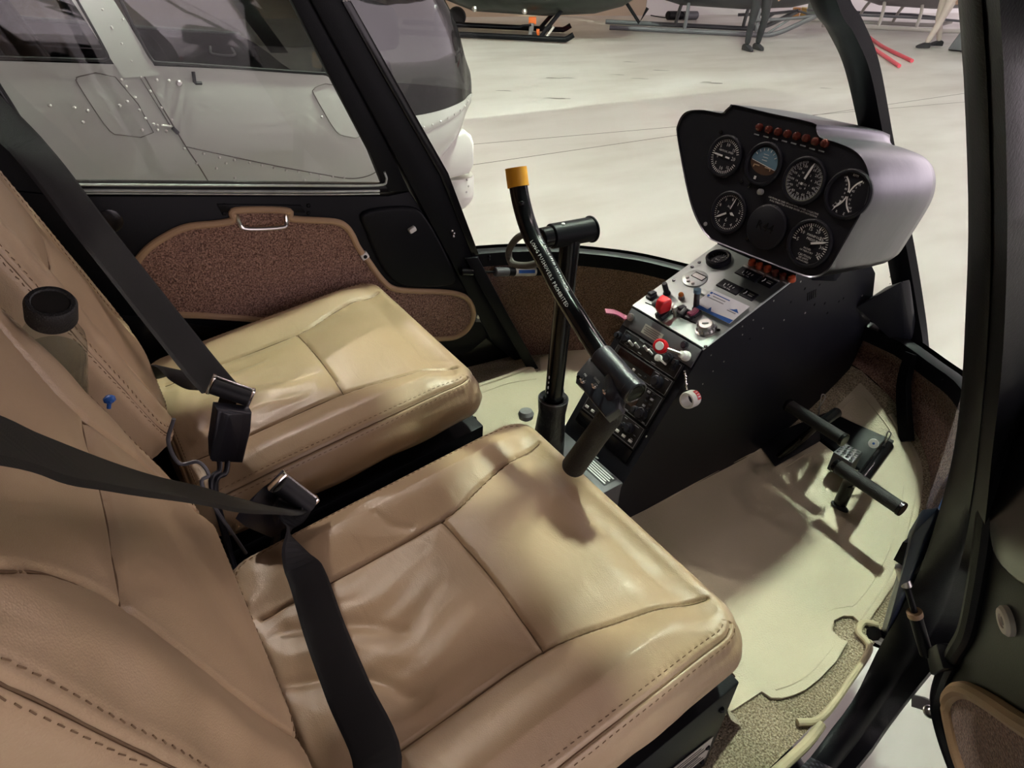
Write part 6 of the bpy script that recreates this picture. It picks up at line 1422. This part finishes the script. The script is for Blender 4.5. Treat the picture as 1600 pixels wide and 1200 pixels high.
def person(pos, facing, legs, arms, mats, label):
    """local: x forward, y left, z up; legs: (hip, knee, ankle) for left and right"""
    X = frame((pos.x, pos.y, GZ), facing, V((0, 0, 1)).cross(facing)); t = thing('person', (pos.x, pos.y, GZ), label, 'person')
    J = [(0, 0, .95), (0, 0, 1.12), (.01, 0, 1.32), (0, 0, 1.44), (0, 0, 1.52), (.01, 0, 1.60), (.015, 0, 1.70), (.005, 0, 1.76)]; Rr = [(.135, .115), (.125, .10), (.155, .11), (.10, .08), .055, (.075, .085), (.078, .09), (.05, .06)]; E_ = [(i, i+1) for i in range(7)]
    for s, (knee, ank) in zip((1, -1), legs):
        k = len(J); J += [(0, .10*s, .86), ((knee[0])*.5, .105*s, (.86+knee[2])/2), knee, ((knee[0]+ank[0])/2-.01, (knee[1]+ank[1])/2, (knee[2]+ank[2])/2), ank]; Rr += [.095, .085, .062, .060, .045]; E_ += [(0, k)]+[(k+i, k+i+1) for i in range(4)]
    for s, (el, wr) in zip((1, -1), arms):
        k = len(J); J += [(0, .19*s, 1.40), el, wr]; Rr += [.058, .044, .032]; E_ += [(2, k), (k, k+1), (k+1, k+2)]
    vs, fs = skin_mesh(J, E_, Rr); g = MB()
    for f_ in fs:
        pass
    cz = [sum(vs[i][2] for i in f_)/len(f_) for f_ in fs]; cy_ = [abs(sum(vs[i][1] for i in f_)/len(f_)) for f_ in fs]
    sh, tr = [], []; cat_ = []
    for z, y in zip(cz, cy_): cat_.append('skin' if z > 1.47 and y < .14 else (mats[0] if z > .98 or y > .185 else mats[1]))
    k0 = len(g.v); g.v += [tuple(X@V(p)) for p in vs]
    for f_, m in zip(fs, cat_): g.f.append([i+k0 for i in f_]); g.mi.append(g._m(m))
    # hands with fingers
    for s, (el, wr) in zip((1, -1), arms):
        d = (V(wr)-V(el)).normalized(); w_ = V(wr); n_ = V((0, s, 0)); n_ = (n_-d*n_.dot(d)).normalized(); b = d.cross(n_)
        HJ = [w_, w_+d*.05, w_+d*.09]; HR = [(.026, .018), (.038, .016), (.036, .014)]; HE = [(0, 1), (1, 2)]
        for q, L_ in zip((-.027, -.009, .009, .027), (.065, .078, .072, .055)):
            k = len(HJ); HJ += [w_+d*.09+b*q, w_+d*(.09+L_*.55)+b*q*1.15-n_*.004, w_+d*(.09+L_)+b*q*1.15-n_*.018]; HR += [.0095, .0088, .0075]; HE += [(2, k), (k, k+1), (k+1, k+2)]
        k = len(HJ); HJ += [w_+d*.025-b*.036*1, w_+d*.06-b*.058, w_+d*.09-b*.062]; HR += [.012, .0105, .0085]; HE += [(1, k), (k, k+1), (k+1, k+2)]
        hv, hf = skin_mesh(HJ, HE, HR, 1); g.add(hv, hf, 'skin', X)
    # face features
    for s in (-1, 1): g.ball((.088, .032*s, 1.665), .011, 'print', 8, X=X); g.ball((.097, .032*s, 1.665), .005, 'hair', 8, X=X); g.ball((.0, .085*s, 1.655), .022, 'skin', 8, (.6, .4, 1.3), X)
    g.hull([X@V(p) for p in ((.085, 0, 1.675), (.115, 0, 1.63), (.085, .018, 1.625), (.085, -.018, 1.625))], 'skin', .004); g.box((.088, 0, 1.595), (.012, .045, .008), 'pink', X, .002)
    g.obj('body', t, angle=80)
    h = MB(); h.ball((-.012, 0, 1.715), .098, 'hair', 16, (1.0, .92, .85), X); h.obj('hair', t)
    for s, (knee, ank) in zip((1, -1), legs):
        b = MB(); a = V(ank); z0 = a.z-.075; b.hull([X@V((a.x+dx, a.y+dy, z0+dz)) for dx, w_, hts in ((-.09, .035, (.0, .07)), (-.04, .042, (.0, .10)), (.05, .045, (.0, .085)), (.13, .045, (.0, .05)), (.185, .028, (.0, .035))) for dy in (-w_, w_) for dz in hts], 'shoe', .012, 2); b.obj('shoe', t)
    return t
face1 = (hd_*-.35+lf_*-.9).normalized()
person(atZ(1173, 78, GZ), (-lf_*.9+hd_*.3).normalized(), [((.04, .12, .47), (-.03, .13, .08)), ((.06, -.13, .47), (.08, -.15, .08))], [((-.02, .27, 1.12), (.10, .25, .90)), ((.0, -.26, 1.12), (.16, -.20, .95))], ('shirt_dark', 'trouser_dark'), 'person in dark clothes standing with legs apart in front of the dark grey helicopter')
person(atZ(1456, 75, GZ), (-hd_*.9-lf_*.2).normalized(), [((.10, .10, .48), (.24, .10, .085)), ((-.02, -.11, .48), (-.20, -.11, .10))], [((-.10, .25, 1.13), (-.02, .26, .90)), ((.10, -.25, 1.13), (.26, -.22, .96))], ('shirt_pale', 'trouser_pale'), 'person in pale trousers walking near the dusty grey helicopter')
# ------------------------------------------------------------------ light
w = bpy.data.worlds.new('world'); SC.world = w; w.use_nodes = True
bg = w.node_tree.nodes['Background']; bg.inputs[0].default_value = (1.0, .86, .93, 1); bg.inputs[1].default_value = 3.4
SC.view_settings.view_transform = 'Standard'; SC.view_settings.look = 'None'; SC.view_settings.gamma = 1
SC.view_settings.exposure = 0
for o in bpy.data.objects:
    if '_o' in o: del o['_o']
